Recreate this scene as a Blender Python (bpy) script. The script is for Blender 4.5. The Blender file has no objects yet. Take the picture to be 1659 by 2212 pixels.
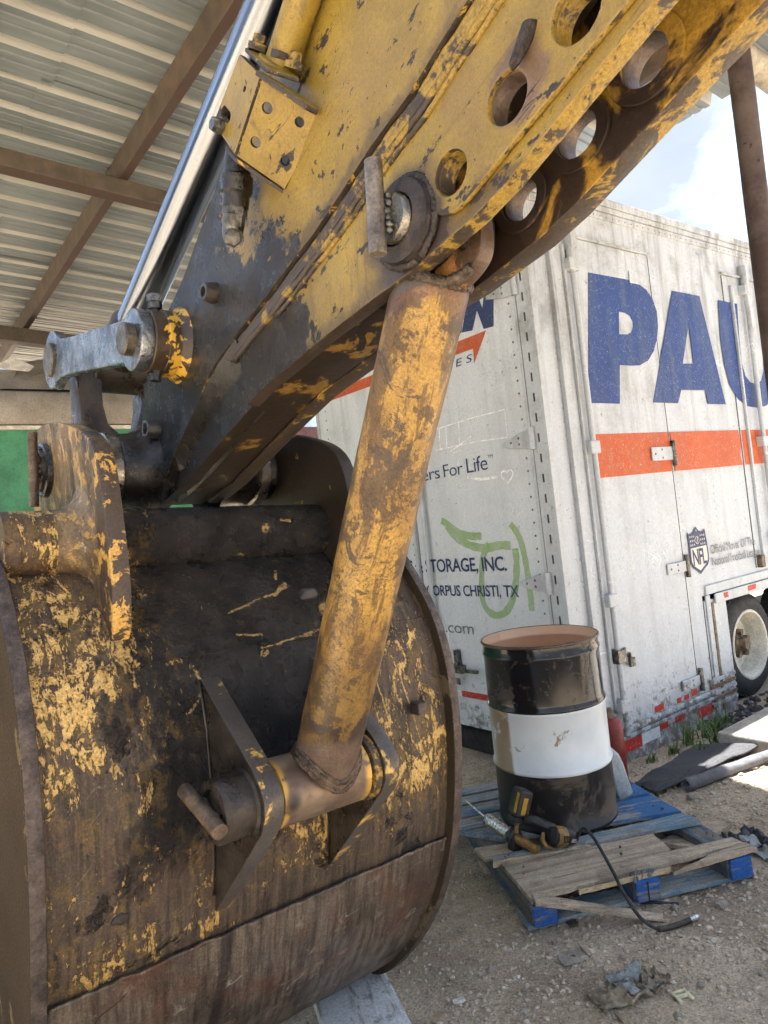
import bpy, bmesh, math, random
from mathutils import Vector, Matrix, noise as mnoise
random.seed(11)
sc = bpy.context.scene
COL = sc.collection

# ------------------------------------------------------------------ camera
cam_d = bpy.data.cameras.new('camera')
cam = bpy.data.objects.new('camera', cam_d); COL.objects.link(cam)
RX = Vector((0.993768, 0.002140, -0.111448)); UPV = Vector((0.111469, -0.019078, 0.993585)); FW = Vector((0, 0.999816, 0.019197))
mw = Matrix.Identity(4)
for i in range(3):
    mw[i][0], mw[i][1], mw[i][2] = RX[i], UPV[i], -FW[i]
mw[0][3], mw[1][3], mw[2][3] = 0, 0, 1.65
cam.matrix_world = mw
cam_d.sensor_fit = 'VERTICAL'; cam_d.sensor_height = 24.0; cam_d.sensor_width = 18.0
cam_d.lens = 24.0 * 1533.0 / 2212.0
cam_d.clip_start = 0.02; cam_d.clip_end = 600
sc.camera = cam

# frames of the place: the trailer and the shelter share one pair of directions
T1 = Vector((0.800731, 0.599024, 0)); T2 = Vector((-0.599024, 0.800731, 0)); TO = Vector((1.06575, 4.49088, 0))
MT = Matrix.Identity(4)
for i in range(3):
    MT[i][0], MT[i][1], MT[i][2], MT[i][3] = T1[i], T2[i], (0, 0, 1)[i], TO[i]
# excavator frame: x along the pins, y towards the arm tip, z up
EU = Vector((0.7746205, 0.6306391, -0.0475132)); EA = Vector((-0.6313521, 0.7754963, 0)); EH = Vector((0.0368463, 0.0299976, 0.9988706))
ME = Matrix.Identity(4)
for i in range(3):
    ME[i][0], ME[i][1], ME[i][2] = EU[i], EA[i], EH[i]

# ------------------------------------------------------------------ light
SUN = (T1 * 0.236 + T2 * 0.145 + Vector((0, 0, 1))).normalized()
world = bpy.data.worlds.new('World'); sc.world = world; world.use_nodes = True
wn = world.node_tree; wn.nodes.clear()
SKY_STRENGTH = 0.12
def wnode(t, **k):
    n = wn.nodes.new(t)
    for a, b in k.items(): setattr(n, a, b)
    return n
sky = wnode('ShaderNodeTexSky', sky_type='NISHITA', sun_disc=False)
sky.sun_elevation = math.asin(SUN.z); sky.sun_rotation = math.atan2(SUN.x, SUN.y)
sky.air_density = 1.0; sky.dust_density = 1.4; sky.ozone_density = 1.0
tc = wnode('ShaderNodeTexCoord')
mp = wnode('ShaderNodeMapping'); mp.inputs['Scale'].default_value = (1, 1, 1.9)
cn = wnode('ShaderNodeTexNoise'); cn.inputs['Scale'].default_value = 2.3; cn.inputs['Detail'].default_value = 9; cn.inputs['Roughness'].default_value = 0.58; cn.inputs['Distortion'].default_value = 0.35
cr = wnode('ShaderNodeValToRGB'); cr.color_ramp.elements[0].position = 0.34; cr.color_ramp.elements[1].position = 0.50
cm = wnode('ShaderNodeMixRGB'); cm.inputs['Color2'].default_value = (7.3, 7.6, 8.0, 1)
cn2 = wnode('ShaderNodeTexNoise'); cn2.inputs['Scale'].default_value = 3.2; cn2.inputs['Detail'].default_value = 6
cc2 = wnode('ShaderNodeMixRGB'); cc2.inputs['Color1'].default_value = (0.44, 0.64, 1.0, 1); cc2.inputs['Color2'].default_value = (1.6, 1.67, 1.75, 1)
bg = wnode('ShaderNodeBackground'); bg.inputs['Strength'].default_value = SKY_STRENGTH
wo = wnode('ShaderNodeOutputWorld')
L = wn.links.new
L(tc.outputs['Generated'], mp.inputs['Vector']); L(mp.outputs['Vector'], cn.inputs['Vector']); L(mp.outputs['Vector'], cn2.inputs['Vector'])
L(cn.outputs['Fac'], cr.inputs['Fac']); L(cr.outputs['Color'], cm.inputs['Fac']); L(sky.outputs['Color'], cm.inputs['Color1'])
L(cn2.outputs['Fac'], cc2.inputs['Fac']); L(cc2.outputs['Color'], cm.inputs['Color2'])
L(cm.outputs['Color'], bg.inputs['Color']); L(bg.outputs['Background'], wo.inputs['Surface'])
sun_d = bpy.data.lights.new('sun', 'SUN'); sun_d.energy = 4.2; sun_d.angle = math.radians(0.6); sun_d.color = (1, 0.965, 0.91)
sun = bpy.data.objects.new('sun', sun_d); COL.objects.link(sun)
sun.rotation_euler = SUN.to_track_quat('Z', 'Y').to_euler()
vs = sc.view_settings
vs.view_transform = 'Standard'; vs.look = 'None'; vs.exposure = 2.65; vs.gamma = 1.0; vs.use_curve_mapping = False
sc.cycles.max_bounces = 6; sc.cycles.diffuse_bounces = 3; sc.cycles.glossy_bounces = 3
sc.cycles.use_adaptive_sampling = True; sc.cycles.adaptive_threshold = 0.03; sc.cycles.adaptive_min_samples = 12
sc.cycles.use_denoising = True
sc.cycles.sample_clamp_indirect = 6.0

# ------------------------------------------------------------------ node helpers
class G:
    def __init__(s, name, rough=0.6, metal=0.0, spec=0.5):
        s.m = bpy.data.materials.new(name); s.m.use_nodes = True
        s.t = s.m.node_tree; s.b = s.t.nodes['Principled BSDF']
        s.b.inputs['Roughness'].default_value = rough; s.b.inputs['Metallic'].default_value = metal
        s.b.inputs['Specular IOR Level'].default_value = spec
        s._o = None
    def N(s, t, **k):
        n = s.t.nodes.new(t)
        for a, b in k.items(): setattr(n, a, b)
        return n
    def put(s, sock, v):
        if hasattr(v, 'is_linked') or hasattr(v, 'links'):
            s.t.links.new(v, sock)
        elif isinstance(v, (tuple, list)) and len(v) == 3 and sock.type == 'RGBA':
            sock.default_value = (*v, 1)
        else:
            sock.default_value = v
    def obj(s):
        if s._o is None: s._o = s.N('ShaderNodeTexCoord').outputs['Object']
        return s._o
    def sep(s, v=None):
        n = s.N('ShaderNodeSeparateXYZ'); s.put(n.inputs[0], v or s.obj()); return n.outputs
    def sc(s, scale, v=None, loc=(0, 0, 0), rot=(0, 0, 0)):
        if any(rot):
            r_ = s.N('ShaderNodeMapping'); s.put(r_.inputs['Vector'], v or s.obj()); r_.inputs['Rotation'].default_value = rot; v = r_.outputs[0]; rot = (0, 0, 0)
        n = s.N('ShaderNodeMapping'); s.put(n.inputs['Vector'], v or s.obj())
        n.inputs['Scale'].default_value = scale; n.inputs['Location'].default_value = loc; n.inputs['Rotation'].default_value = rot
        return n.outputs[0]
    def noise(s, scale, detail=5, rough=0.6, dist=0.0, v=None):
        n = s.N('ShaderNodeTexNoise'); s.put(n.inputs['Vector'], v or s.obj())
        n.inputs['Scale'].default_value = scale; n.inputs['Detail'].default_value = min(detail, 5)
        n.inputs['Roughness'].default_value = rough; n.inputs['Distortion'].default_value = dist
        return n.outputs['Fac']
    def vor(s, scale, v=None, feature='F1', rand=1.0):
        n = s.N('ShaderNodeTexVoronoi', feature=feature); s.put(n.inputs['Vector'], v or s.obj())
        n.inputs['Scale'].default_value = scale; n.inputs['Randomness'].default_value = rand
        return n.outputs['Distance']
    def ma(s, op, a, b=0.0, clamp=False):
        n = s.N('ShaderNodeMath', operation=op); n.use_clamp = clamp
        s.put(n.inputs[0], a); s.put(n.inputs[1], b); return n.outputs[0]
    def rng(s, v, a, b, c=0.0, d=1.0, smooth=True):
        n = s.N('ShaderNodeMapRange'); n.interpolation_type = 'SMOOTHSTEP' if smooth else 'LINEAR'
        s.put(n.inputs['Value'], v)
        for k, x in zip(('From Min', 'From Max', 'To Min', 'To Max'), (a, b, c, d)): s.put(n.inputs[k], x)
        return n.outputs[0]
    def mix(s, f, a, b, mode='MIX'):
        n = s.N('ShaderNodeMixRGB', blend_type=mode); s.put(n.inputs[0], f); s.put(n.inputs[1], a); s.put(n.inputs[2], b); return n.outputs[0]
    def box(s, v, a, b, soft):
        # 1 between a and b along one coordinate, with soft ends
        return s.ma('MULTIPLY', s.rng(v, a - soft, a + soft), s.rng(v, b - soft, b + soft, 1, 0))
    def thr(s, n, t, w=0.02):
        # t may be a socket: coverage 0..1 (how much of the noise is above)
        lo = s.ma('SUBTRACT', t, w) if not isinstance(t, (int, float)) else t - w
        hi = s.ma('ADD', t, w) if not isinstance(t, (int, float)) else t + w
        return s.rng(n, lo, hi)
    def line(s, n, w=0.012, at=0.5):
        d = s.ma('ABSOLUTE', s.ma('SUBTRACT', n, at)); return s.rng(d, w * 0.4, w, 1, 0)
    def grain(s, c, scale, amt, v=None):
        f = s.rng(s.noise(scale, 4, 0.8, 0.2, v=v), 0.36, 0.64, 1 - amt, 1 + amt, False)
        n = s.N('ShaderNodeMixRGB', blend_type='MULTIPLY'); n.inputs[0].default_value = 1; s.put(n.inputs[1], c); s.put(n.inputs[2], f); return n.outputs[0]
    def color(s, c, gr=None):
        if gr: c = s.grain(c, *gr)
        s.put(s.b.inputs['Base Color'], c)
    def rough(s, r): s.put(s.b.inputs['Roughness'], r)
    def metal(s, r): s.put(s.b.inputs['Metallic'], r)
    def bump(s, h, strength=0.3, dist=0.01):
        n = s.N('ShaderNodeBump'); n.inputs['Strength'].default_value = strength; n.inputs['Distance'].default_value = dist
        s.put(n.inputs['Height'], h); s.t.links.new(n.outputs[0], s.b.inputs['Normal'])

def simple(name, col, rough=0.6, metal=0.0, var=0.25, scale=12, bump=0.15, dist=0.004, spec=0.5):
    g = G(name, rough, metal, spec)
    n = g.noise(scale, 6, 0.65)
    dk = tuple(c * (1 - var) for c in col); lt = tuple(min(1, c * (1 + var)) for c in col)
    g.color(g.mix(g.rng(n, 0.3, 0.7), dk, lt), (max(60, scale * 7), .22))
    g.rough(g.rng(g.noise(scale * 2.3, 4), 0.3, 0.7, max(0.05, rough - 0.12), min(1, rough + 0.12)))
    g.bump(g.noise(scale * 4, 5), bump, dist)
    return g.m

MAT = {}
YEL = (0.60, 0.355, 0.045)
CHIP = (0.030, 0.024, 0.024)
GREASE = (0.017, 0.015, 0.014)

def arm_paint():
    g = G('arm_paint', 0.45)
    w, s, h = g.sep()
    p = g.obj()
    # dirty yellow
    col = g.mix(g.rng(g.noise(5, 6), 0.3, 0.7), (0.205, 0.138, 0.020), (0.33, 0.225, 0.031))
    col = g.mix(g.rng(g.noise(38, 5, 0.7), 0.5, 0.75, 0, 0.45), col, (0.30, 0.20, 0.075))
    # brownish film
    film = g.rng(g.noise(2.6, 6, 0.7, 0.6), 0.44, 0.72, 0, 0.7)
    col = g.mix(film, col, (0.19, 0.122, 0.042))
    # rubbed streaks along the arm
    sv = g.sc((30, 5, 26), rot=(math.radians(20), 0, 0))
    col = g.mix(g.rng(g.noise(1.0, 5, 0.7, v=sv), 0.56, 0.70, 0, 0.5), col, (0.21, 0.135, 0.042))
    # chips: sparse blobs
    cn = g.noise(13, 5, 0.66, 0.3, v=g.sc((1, .62, 1.25), rot=(math.radians(20), 0, 0)))
    big = g.noise(3.0, 3)
    t = g.rng(big, 0.35, 0.72, 0.67, 0.565, False)
    chip = g.thr(cn, t, 0.012)
    fine = g.thr(g.noise(70, 4, 0.6), 0.70, 0.02)
    sv2 = g.sc((6, 1.6, 14), rot=(math.radians(24), 0, 0))
    scr = g.ma('MULTIPLY', g.line(g.noise(3.0, 2, 0.5, 0.3, v=sv2), 0.004), g.rng(g.noise(5, 2), 0.54, 0.60))
    small = g.thr(g.noise(34, 5, .66, .3), g.rng(big, .35, .7, .715, .635, False), .012)
    chip = g.ma('MAXIMUM', g.ma('MAXIMUM', chip, small), g.ma('MAXIMUM', fine, scr))
    # oily dirt toward the tip and the lower edge; burnt metal round the welded pin
    gr = g.rng(g.ma('ADD', g.ma('ADD', s, g.ma('MULTIPLY', h, -0.75)), g.ma('MULTIPLY', g.noise(3.2, 6, 0.7, 0.5), 0.9)), -0.10, 0.34)
    dn = g.N('ShaderNodeVectorMath', operation='DISTANCE'); g.put(dn.inputs[0], g.sc((0, 1, 1))); dn.inputs[1].default_value = (0, 0.94, 2.225)
    burn = g.rng(g.ma('ADD', dn.outputs['Value'], g.ma('MULTIPLY', g.noise(9, 5), 0.10)), 0.135, 0.185, 1, 0)
    gcov = g.thr(g.noise(13, 7, 0.76, 0.5), g.ma('SUBTRACT', 0.82, g.ma('MULTIPLY', gr, 0.60)), 0.03)
    dark = g.mix(g.rng(g.noise(8, 5), 0.35, 0.7), g.mix(g.rng(s, 1.5, 1.8), (.010, .0075, .006), (.005, .005, .0055)), g.mix(g.rng(s, 1.45, 1.8), (0.030, 0.020, 0.012), (.030, .030, .031)))
    col = g.mix(g.ma('MULTIPLY', gr, 0.55), col, (0.13, 0.08, 0.03))
    wob = g.ma('MULTIPLY', g.ma('SUBTRACT', g.noise(9, 5, .7, .5), .5), .10)
    def lin(sl, c0): return g.ma('ADD', g.ma('ADD', h, g.ma('MULTIPLY', s, sl)), g.ma('SUBTRACT', wob, c0))
    e1 = g.rng(g.ma('ABSOLUTE', g.ma('ADD', lin(.361, 2.79), .018)), .012, .040, 1, 0)
    e2 = g.rng(lin(.19, 2.34), .004, .040, 1, 0)
    e3 = g.rng(lin(.594, 3.597), -.035, .0)
    ed_ = g.ma('MAXIMUM', e1, g.ma('MAXIMUM', e2, e3))
    col = g.mix(g.ma('MULTIPLY', ed_, .78), col, g.mix(g.noise(26, 4), (.030, .020, .012), (.115, .072, .028)))
    dr_ = g.ma('MULTIPLY', g.rng(g.noise(1.0, 5, .65, .3, v=g.sc((26, 26, 2.6))), .53, .66), g.rng(g.noise(2.2, 3), .42, .58))
    col = g.mix(g.ma('MULTIPLY', dr_, .6), col, (.105, .066, .026))
    fl = g.rng(g.noise(95, 4, .8), .56, .68)
    col = g.mix(g.ma('MULTIPLY', fl, .45), col, (.09, .058, .026))
    pink = g.N('ShaderNodeVectorMath', operation='DISTANCE'); g.put(pink.inputs[0], g.sc((0, 1, 1))); pink.inputs[1].default_value = (0, .66, 2.335)
    pk_ = g.rng(g.ma('ADD', pink.outputs['Value'], wob), .048, .072, 1, 0)
    col = g.mix(g.ma('MULTIPLY', pk_, .75), col, g.mix(g.noise(20, 4), (.055, .036, .032), (.20, .115, .10)))
    col = g.mix(gcov, col, dark)
    col = g.mix(g.ma('MULTIPLY', chip, g.ma('SUBTRACT', 1.0, g.ma('MULTIPLY', gcov, 0.7))), col, CHIP)
    col = g.mix(g.ma('MULTIPLY', burn, 0.93), col, g.mix(g.noise(30, 4), (0.022, 0.015, 0.012), (0.060, 0.040, 0.034)))
    g.color(col, (190, .20))
    r = g.mix(gcov, g.mix(chip, (0.42,) * 3, (0.62,) * 3), g.mix(g.rng(g.noise(14, 4), 0.4, 0.65), (0.08,) * 3, (0.36,) * 3))
    g.rough(r); g.metal(g.ma('MULTIPLY', g.ma('MULTIPLY', gcov, g.rng(s, 1.75, 2.0)), .12))
    hgt = g.ma('ADD', g.ma('MULTIPLY', cn, -0.4), g.ma('ADD', g.ma('MULTIPLY', g.noise(22, 5), 0.35), g.ma('MULTIPLY', g.ma('MULTIPLY', g.noise(60, 5, 0.8), gr), 2.6)))
    g.bump(hgt, 0.65, 0.007)
    return g.m

def far_plate():
    g = G('bracket_inner_paint', 0.5)
    w, s, h = g.sep()
    y = g.mix(g.noise(12, 5), (0.24, 0.135, 0.02), (0.42, 0.25, 0.035))
    d = g.mix(g.noise(7, 6), (0.012, 0.008, 0.006), (0.040, 0.023, 0.015))
    k = g.thr(g.noise(7, 6, 0.65, 0.5), g.rng(s, 0.35, 0.85, 0.44, 0.62, False), 0.05)
    g.color(g.mix(k, d, y), (140, .35)); g.bump(g.noise(30, 6), 0.5, 0.005)
    return g.m

def bucket_paint():
    g = G('bucket_paint', 0.55, 0, .35)
    w, s, h = g.sep()
    # worn steel, brown, brushed along the curve
    bv = g.sc((70, 6, 5))
    steel = g.mix(g.rng(g.noise(1.0, 6, 0.65, v=bv), 0.3, 0.7), (0.028, 0.020, 0.015), (0.100, 0.072, 0.050))
    red = g.rng(g.noise(4.5, 6, 0.6, 0.3), 0.5, 0.68)
    steel = g.mix(g.ma('MULTIPLY', red, 0.4), steel, (0.095, 0.046, 0.032))
    steel = g.mix(g.rng(g.noise(60, 4, 0.7), 0.60, 0.72, 0, 0.5), steel, (0.20, 0.16, 0.11))
    scr = g.ma('MULTIPLY', g.line(g.noise(1.0, 2, .5, .1, v=g.sc((3, 9, 9), rot=(0, .5, .3))), .004), g.rng(g.noise(6, 2), .50, .58))
    steel = g.mix(g.ma('MULTIPLY', scr, 0.25), steel, (0.34, 0.28, 0.20))
    # grease cake over the middle of the back
    wob = g.ma('MULTIPLY', g.ma('SUBTRACT', g.noise(5, 6, 0.6), 0.5), 0.55)
    wj = g.ma('ADD', w, wob); hj = g.ma('ADD', h, wob)
    gm = g.ma('MULTIPLY', g.box(wj, 0.52, 1.16, 0.07), g.rng(hj, 0.86, 1.04))
    top = g.ma('MULTIPLY', g.box(wj, 0.50, 1.32, 0.07), g.rng(hj, 1.30, 1.40))
    gm = g.ma('MAXIMUM', gm, top)
    spot = g.rng(g.noise(6, 5, 0.6, 0.4), 0.60, 0.66)
    gm = g.ma('MAXIMUM', gm, g.ma('MULTIPLY', spot, 0.85))
    gcol = g.mix(g.rng(g.noise(9, 6), 0.35, 0.7), (0.009, 0.008, 0.0075), (0.036, 0.030, 0.027))
    col = g.mix(gm, steel, gcol)
    # yellow paint left in ragged patches, more on the two sides, thinning to the heel
    pv = g.sc((1.0, 0.75, 0.55))
    pn = g.ma('ADD', g.ma('MULTIPLY', g.noise(14, 5, 0.78, 0.7, v=pv), .62), g.ma('MULTIPLY', g.noise(1.0, 5, 0.78, 0.4, v=g.sc((90, 34, 26), rot=(.15, 0, .1))), .38))
    bigp = g.noise(3.2, 4, 0.5, v=pv)
    left = g.ma('MULTIPLY', g.rng(w, 0.48, 0.72, 1, 0), g.box(h, 0.98, 1.90, 0.10))
    mid = g.ma('MULTIPLY', g.rng(w, 0.72, 0.95, 1, 0), g.box(h, 0.68, 1.06, 0.10))
    right = g.ma('MULTIPLY', g.rng(w, 1.10, 1.20), g.box(h, 0.84, 1.50, 0.14))
    lugz = g.ma('MULTIPLY', g.box(w, 0.80, 1.15, 0.08), g.box(h, 0.80, 1.03, 0.06))
    cov = g.ma('MAXIMUM', g.ma('MULTIPLY', left, .90), g.ma('MAXIMUM', g.ma('MULTIPLY', mid, 0.95), g.ma('MAXIMUM', g.ma('MULTIPLY', right, 1.02), g.ma('MULTIPLY', lugz, 0.85))))
    cov = g.ma('ADD', cov, g.rng(bigp, 0.35, 0.7, -0.35, 0.35))
    t = g.rng(cov, 0.0, 1.3, 0.665, 0.492, False)
    pk = g.thr(pn, t, 0.007)
    pk = g.ma('MULTIPLY', pk, g.rng(g.noise(55, 4, .7), .36, .44))
    thin = g.ma('MULTIPLY', g.thr(g.noise(30, 5, 0.75, .4, v=pv), g.ma('ADD', t, -0.01), 0.05), 0.42)
    pcol = g.mix(g.noise(30, 5), (0.46, 0.28, 0.075), (0.72, 0.49, 0.19))
    pcol = g.mix(g.rng(h, 0.75, 1.05, 0.45, 0.0), pcol, (0.30, 0.17, 0.035))
    col = g.mix(thin, col, (0.20, 0.125, 0.034))
    col = g.mix(pk, col, pcol)
    wn_ = g.ma('ADD', w, g.ma('MULTIPLY', g.ma('SUBTRACT', g.noise(30, 4, .75), .5), .016)); hn_ = g.ma('ADD', h, g.ma('MULTIPLY', g.ma('SUBTRACT', g.noise(24, 4, .75), .5), .022))
    def seg(w0, h0, w1, h1, wd):
        dx, dy = w1 - w0, h1 - h0; L2 = dx * dx + dy * dy + 1e-9
        px = g.ma('SUBTRACT', wn_, w0); py = g.ma('SUBTRACT', hn_, h0)
        t_ = g.ma('ADD', g.ma('MULTIPLY', px, dx / L2), g.ma('MULTIPLY', py, dy / L2), True)
        ex = g.ma('SUBTRACT', px, g.ma('MULTIPLY', t_, dx)); ey = g.ma('SUBTRACT', py, g.ma('MULTIPLY', t_, dy))
        d_ = g.ma('SQRT', g.ma('ADD', g.ma('MULTIPLY', ex, ex), g.ma('MULTIPLY', ey, ey)))
        return g.rng(d_, wd * .6, wd, 1, 0)
    gs = None
    for q in ((.80, 1.50, 1.02, 1.555, .0028), (.96, 1.535, 1.01, 1.56, .007), (1.10, 1.475, 1.105, 1.478, .022), (.80, 1.445, .87, 1.435, .004), (.86, 1.40, 1.10, 1.43, .003), (.98, 1.73, .985, 1.735, .014), (1.04, 1.755, 1.07, 1.75, .006), (.99, 1.58, 1.0, 1.60, .006), (.86, 1.385, .87, 1.39, .010), (.66, 1.385, .68, 1.33, .005), (.68, 1.33, .63, 1.28, .004), (.60, 1.40, .63, 1.405, .009), (.90, 1.66, .92, 1.655, .005), (1.28, 1.32, 1.36, 1.02, .003), (1.20, 1.30, 1.24, 1.10, .003)):
        m_ = seg(*q); gs = m_ if gs is None else g.ma('MAXIMUM', gs, m_)
    col = g.mix(g.ma('MULTIPLY', gs, g.thr(g.noise(70, 4, .8), .47, .05)), col, (.50, .33, .12))
    g.color(col, (170, .38))
    gl = g.rng(g.noise(13, 4), 0.42, 0.6)
    rg = g.mix(gm, (0.50,) * 3, g.mix(gl, (0.16,) * 3, (0.50,) * 3))
    g.rough(g.mix(pk, rg, (0.55,) * 3))
    cake = g.ma('ADD', g.noise(26, 5, 0.8), g.ma('MULTIPLY', g.noise(95, 5, 0.75), 0.8))
    g.bump(g.ma('ADD', g.ma('MULTIPLY', g.ma('MULTIPLY', cake, gm), 1.3), g.ma('ADD', g.ma('MULTIPLY', pk, 0.35), g.ma('MULTIPLY', g.noise(40, 5, 0.7), 0.35))), 1.0, 0.012)
    return g.m

def heel_paint():
    g = G('worn_heel_steel', 0.45, 0, .35)
    w, s, h = g.sep()
    bv = g.sc((55, 5, 5), rot=(0.1, 0, 0.2))
    c = g.mix(g.rng(g.noise(1.0, 7, 0.7, v=bv), 0.28, 0.72), (0.046, 0.035, 0.027), (0.205, 0.162, 0.12))
    c = g.mix(g.rng(g.noise(3.2, 6, 0.6), 0.45, 0.7, 0, 0.75), c, (0.030, 0.021, 0.017))
    c = g.mix(g.rng(g.noise(5.5, 6, 0.6), 0.52, 0.66, 0, 0.6), c, (0.125, 0.06, 0.038))
    c = g.mix(g.rng(g.noise(18, 6, 0.7), 0.56, 0.70, 0, 0.6), c, (0.30, 0.25, 0.19))
    sc1 = g.ma('MULTIPLY', g.line(g.noise(1.0, 2, .5, .1, v=g.sc((4, 9, 9), rot=(0, .5, .3))), .005), g.rng(g.noise(7, 2), 0.50, 0.58))
    c = g.mix(g.ma('MULTIPLY', sc1, .35), c, (0.50, 0.46, 0.39))
    dk = g.ma('MULTIPLY', g.line(g.noise(2.5, 2, 0.5, 0.3, v=g.sc((1, 1, 1), loc=(4, 2, 0))), 0.004), g.rng(g.noise(4, 2), 0.5, 0.56))
    c = g.mix(dk, c, (0.02, 0.016, 0.014))
    # an oil run below the left lug
    run = g.box(g.ma('ADD', w, g.ma('MULTIPLY', g.noise(6, 4), 0.03)), 0.705, 0.735, 0.006)
    c = g.mix(g.ma('MULTIPLY', run, 0.75), c, (0.022, 0.017, 0.015))
    g.color(c, (170, .35)); g.metal(0.25); g.rough(g.rng(g.noise(9, 5), 0.3, 0.7, 0.34, 0.62))
    g.bump(g.ma('ADD', g.noise(1.0, 5, v=bv), g.noise(60, 5)), 0.35, 0.003)
    return g.m

def ear_paint():
    g = G('ear_paint', 0.5)
    w, s, h = g.sep()
    bv = g.sc((10, 12, 3.5), rot=(0.25, 0, 0))
    c = g.mix(g.rng(g.noise(1.0, 7, 0.7, 0.4, v=bv), 0.30, 0.68), (0.028, 0.018, 0.012), (0.23, 0.155, 0.078))
    c = g.mix(g.rng(g.noise(2.4, 6, 0.7, 0.8, v=bv), 0.56, 0.66, 0, 0.8), c, (0.50, 0.40, 0.26))
    # the outer edge keeps yellow flakes over dark grease
    edge = g.rng(s, 1.80, 1.83, 1, 0)
    d2 = g.mix(g.noise(10, 5), (0.040, 0.028, 0.022), (0.085, 0.058, 0.040))
    c = g.mix(edge, c, d2)
    pk = g.thr(g.noise(17, 8, 0.7, 0.5), 0.555, 0.012)
    c = g.mix(g.ma('MULTIPLY', pk, g.rng(edge, 0, 1, 0.55, 1.0)), c, g.mix(g.noise(40, 3), (0.46, 0.25, 0.05), (0.66, 0.40, 0.10)))
    g.color(c, (160, .35)); g.rough(g.rng(g.noise(20, 5), 0.3, 0.7, 0.38, 0.68)); g.bump(g.ma('ADD', g.noise(1, 6, v=bv), g.noise(50, 5)), 0.4, 0.004)
    return g.m

def tube_paint():
    g = G('tube_paint', 0.45)
    w, s, h = g.sep()
    ax = g.sc((15, 15, 4.2), rot=(math.radians(-26.4), 0, 0))
    col = g.mix(g.rng(g.noise(6, 6, 0.6), 0.3, 0.7), (0.23, 0.125, 0.024), (0.43, 0.255, 0.050))
    col = g.mix(g.rng(g.noise(1.0, 6, 0.75, 0.35, v=ax), 0.49, 0.545, 0, 0.75), col, (0.075, 0.040, 0.015))
    col = g.mix(g.ma('MULTIPLY', g.thr(g.noise(5.5, 5, 0.78, 0.3), .555, .022), .85), col, (0.055, 0.031, 0.015))
    col = g.mix(g.rng(g.noise(75, 5, 0.8), 0.50, 0.64, 0, 0.75), col, (0.12, 0.07, 0.03))
    ck = g.ma('MULTIPLY', g.line(g.noise(30, 4, 0.7, 1.2), 0.02), g.rng(g.noise(7, 3), 0.45, 0.60, 0, .8))
    col = g.mix(ck, col, (0.035, 0.022, 0.014))
    blot = g.thr(g.noise(10, 5, 0.72, 0.7), 0.60, 0.02)
    col = g.mix(g.ma('MULTIPLY', blot, 0.9), col, (0.05, 0.032, 0.022))
    # right flank: oily film; lower end: dark; upper end: heat-blued from welding
    hn = g.ma('ADD', h, g.ma('MULTIPLY', g.ma('SUBTRACT', g.noise(10, 6), 0.5), 0.12))
    col = g.mix(g.rng(hn, 1.30, 1.55, 0.55, 0.0), col, (0.055, 0.036, 0.020))
    low = g.thr(g.noise(9, 7, 0.65, 0.4), g.rng(h, 1.2, 1.5, 0.46, 0.75, False), 0.02)
    col = g.mix(low, col, (0.045, 0.030, 0.021))
    heat = g.rng(hn, 2.085, 2.11); grey = g.rng(hn, 2.115, 2.135)
    col = g.mix(g.ma('MULTIPLY', heat, 0.7), col, (0.12, 0.055, 0.035))
    col = g.mix(grey, col, g.mix(g.noise(40, 4), (0.035, 0.028, 0.024), (0.12, 0.10, 0.085)))
    foot = g.rng(hn, 1.19, 1.22, 1, 0)
    col = g.mix(foot, col, g.mix(g.noise(24, 5), (0.05, 0.034, 0.026), (0.17, 0.115, 0.08)))
    g.color(col, (170, .3)); g.rough(g.rng(g.noise(13, 5), 0.3, 0.7, 0.30, 0.58))
    g.bump(g.ma('ADD', g.noise(1, 5, v=ax), g.ma('MULTIPLY', g.noise(45, 6), 0.6)), 0.3, 0.003)
    return g.m

def steel_sleeve():
    g = G('heat_marked_sleeve', 0.4, 0.35)
    w, s, h = g.sep()
    c = g.mix(g.rng(g.noise(7, 6, 0.6, 0.4), 0.3, 0.7), (0.11, 0.072, 0.050), (0.30, 0.22, 0.155))
    c = g.mix(g.rng(g.noise(16, 6), 0.55, 0.7, 0, 0.7), c, (0.07, 0.05, 0.04))
    rim = g.ma('MAXIMUM', g.rng(w, 0.738, 0.752, 1, 0), g.rng(w, 0.955, 0.975))
    c = g.mix(g.ma('MULTIPLY', rim, g.thr(g.noise(26, 5), 0.44, 0.03)), c, (0.56, 0.33, 0.07))
    dn = g.N('ShaderNodeVectorMath', operation='DISTANCE'); g.put(dn.inputs[0], g.obj()); dn.inputs[1].default_value = (0.752, 1.435, 1.09)
    c = g.mix(g.rng(dn.outputs['Value'], 0.012, 0.034, 0.9, 0.0), c, (0.02, 0.02, 0.025))
    g.color(c); g.rough(g.rng(g.noise(18, 4), 0.3, 0.7, 0.28, 0.55)); g.bump(g.noise(35, 6), 0.3, 0.003)
    return g.m

def chrome():
    g = G('chrome_rod', 0.2, 1.0)
    ax = g.sc((45, .25, 45), rot=(math.radians(25.3), 0, 0))
    g.color(g.mix(g.rng(g.noise(1, 3, v=ax), 0.4, 0.7), (0.34, 0.37, 0.41), (0.08, 0.09, 0.11)))  # bright and dark reflection streaks painted along the rod
    return g.m

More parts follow.
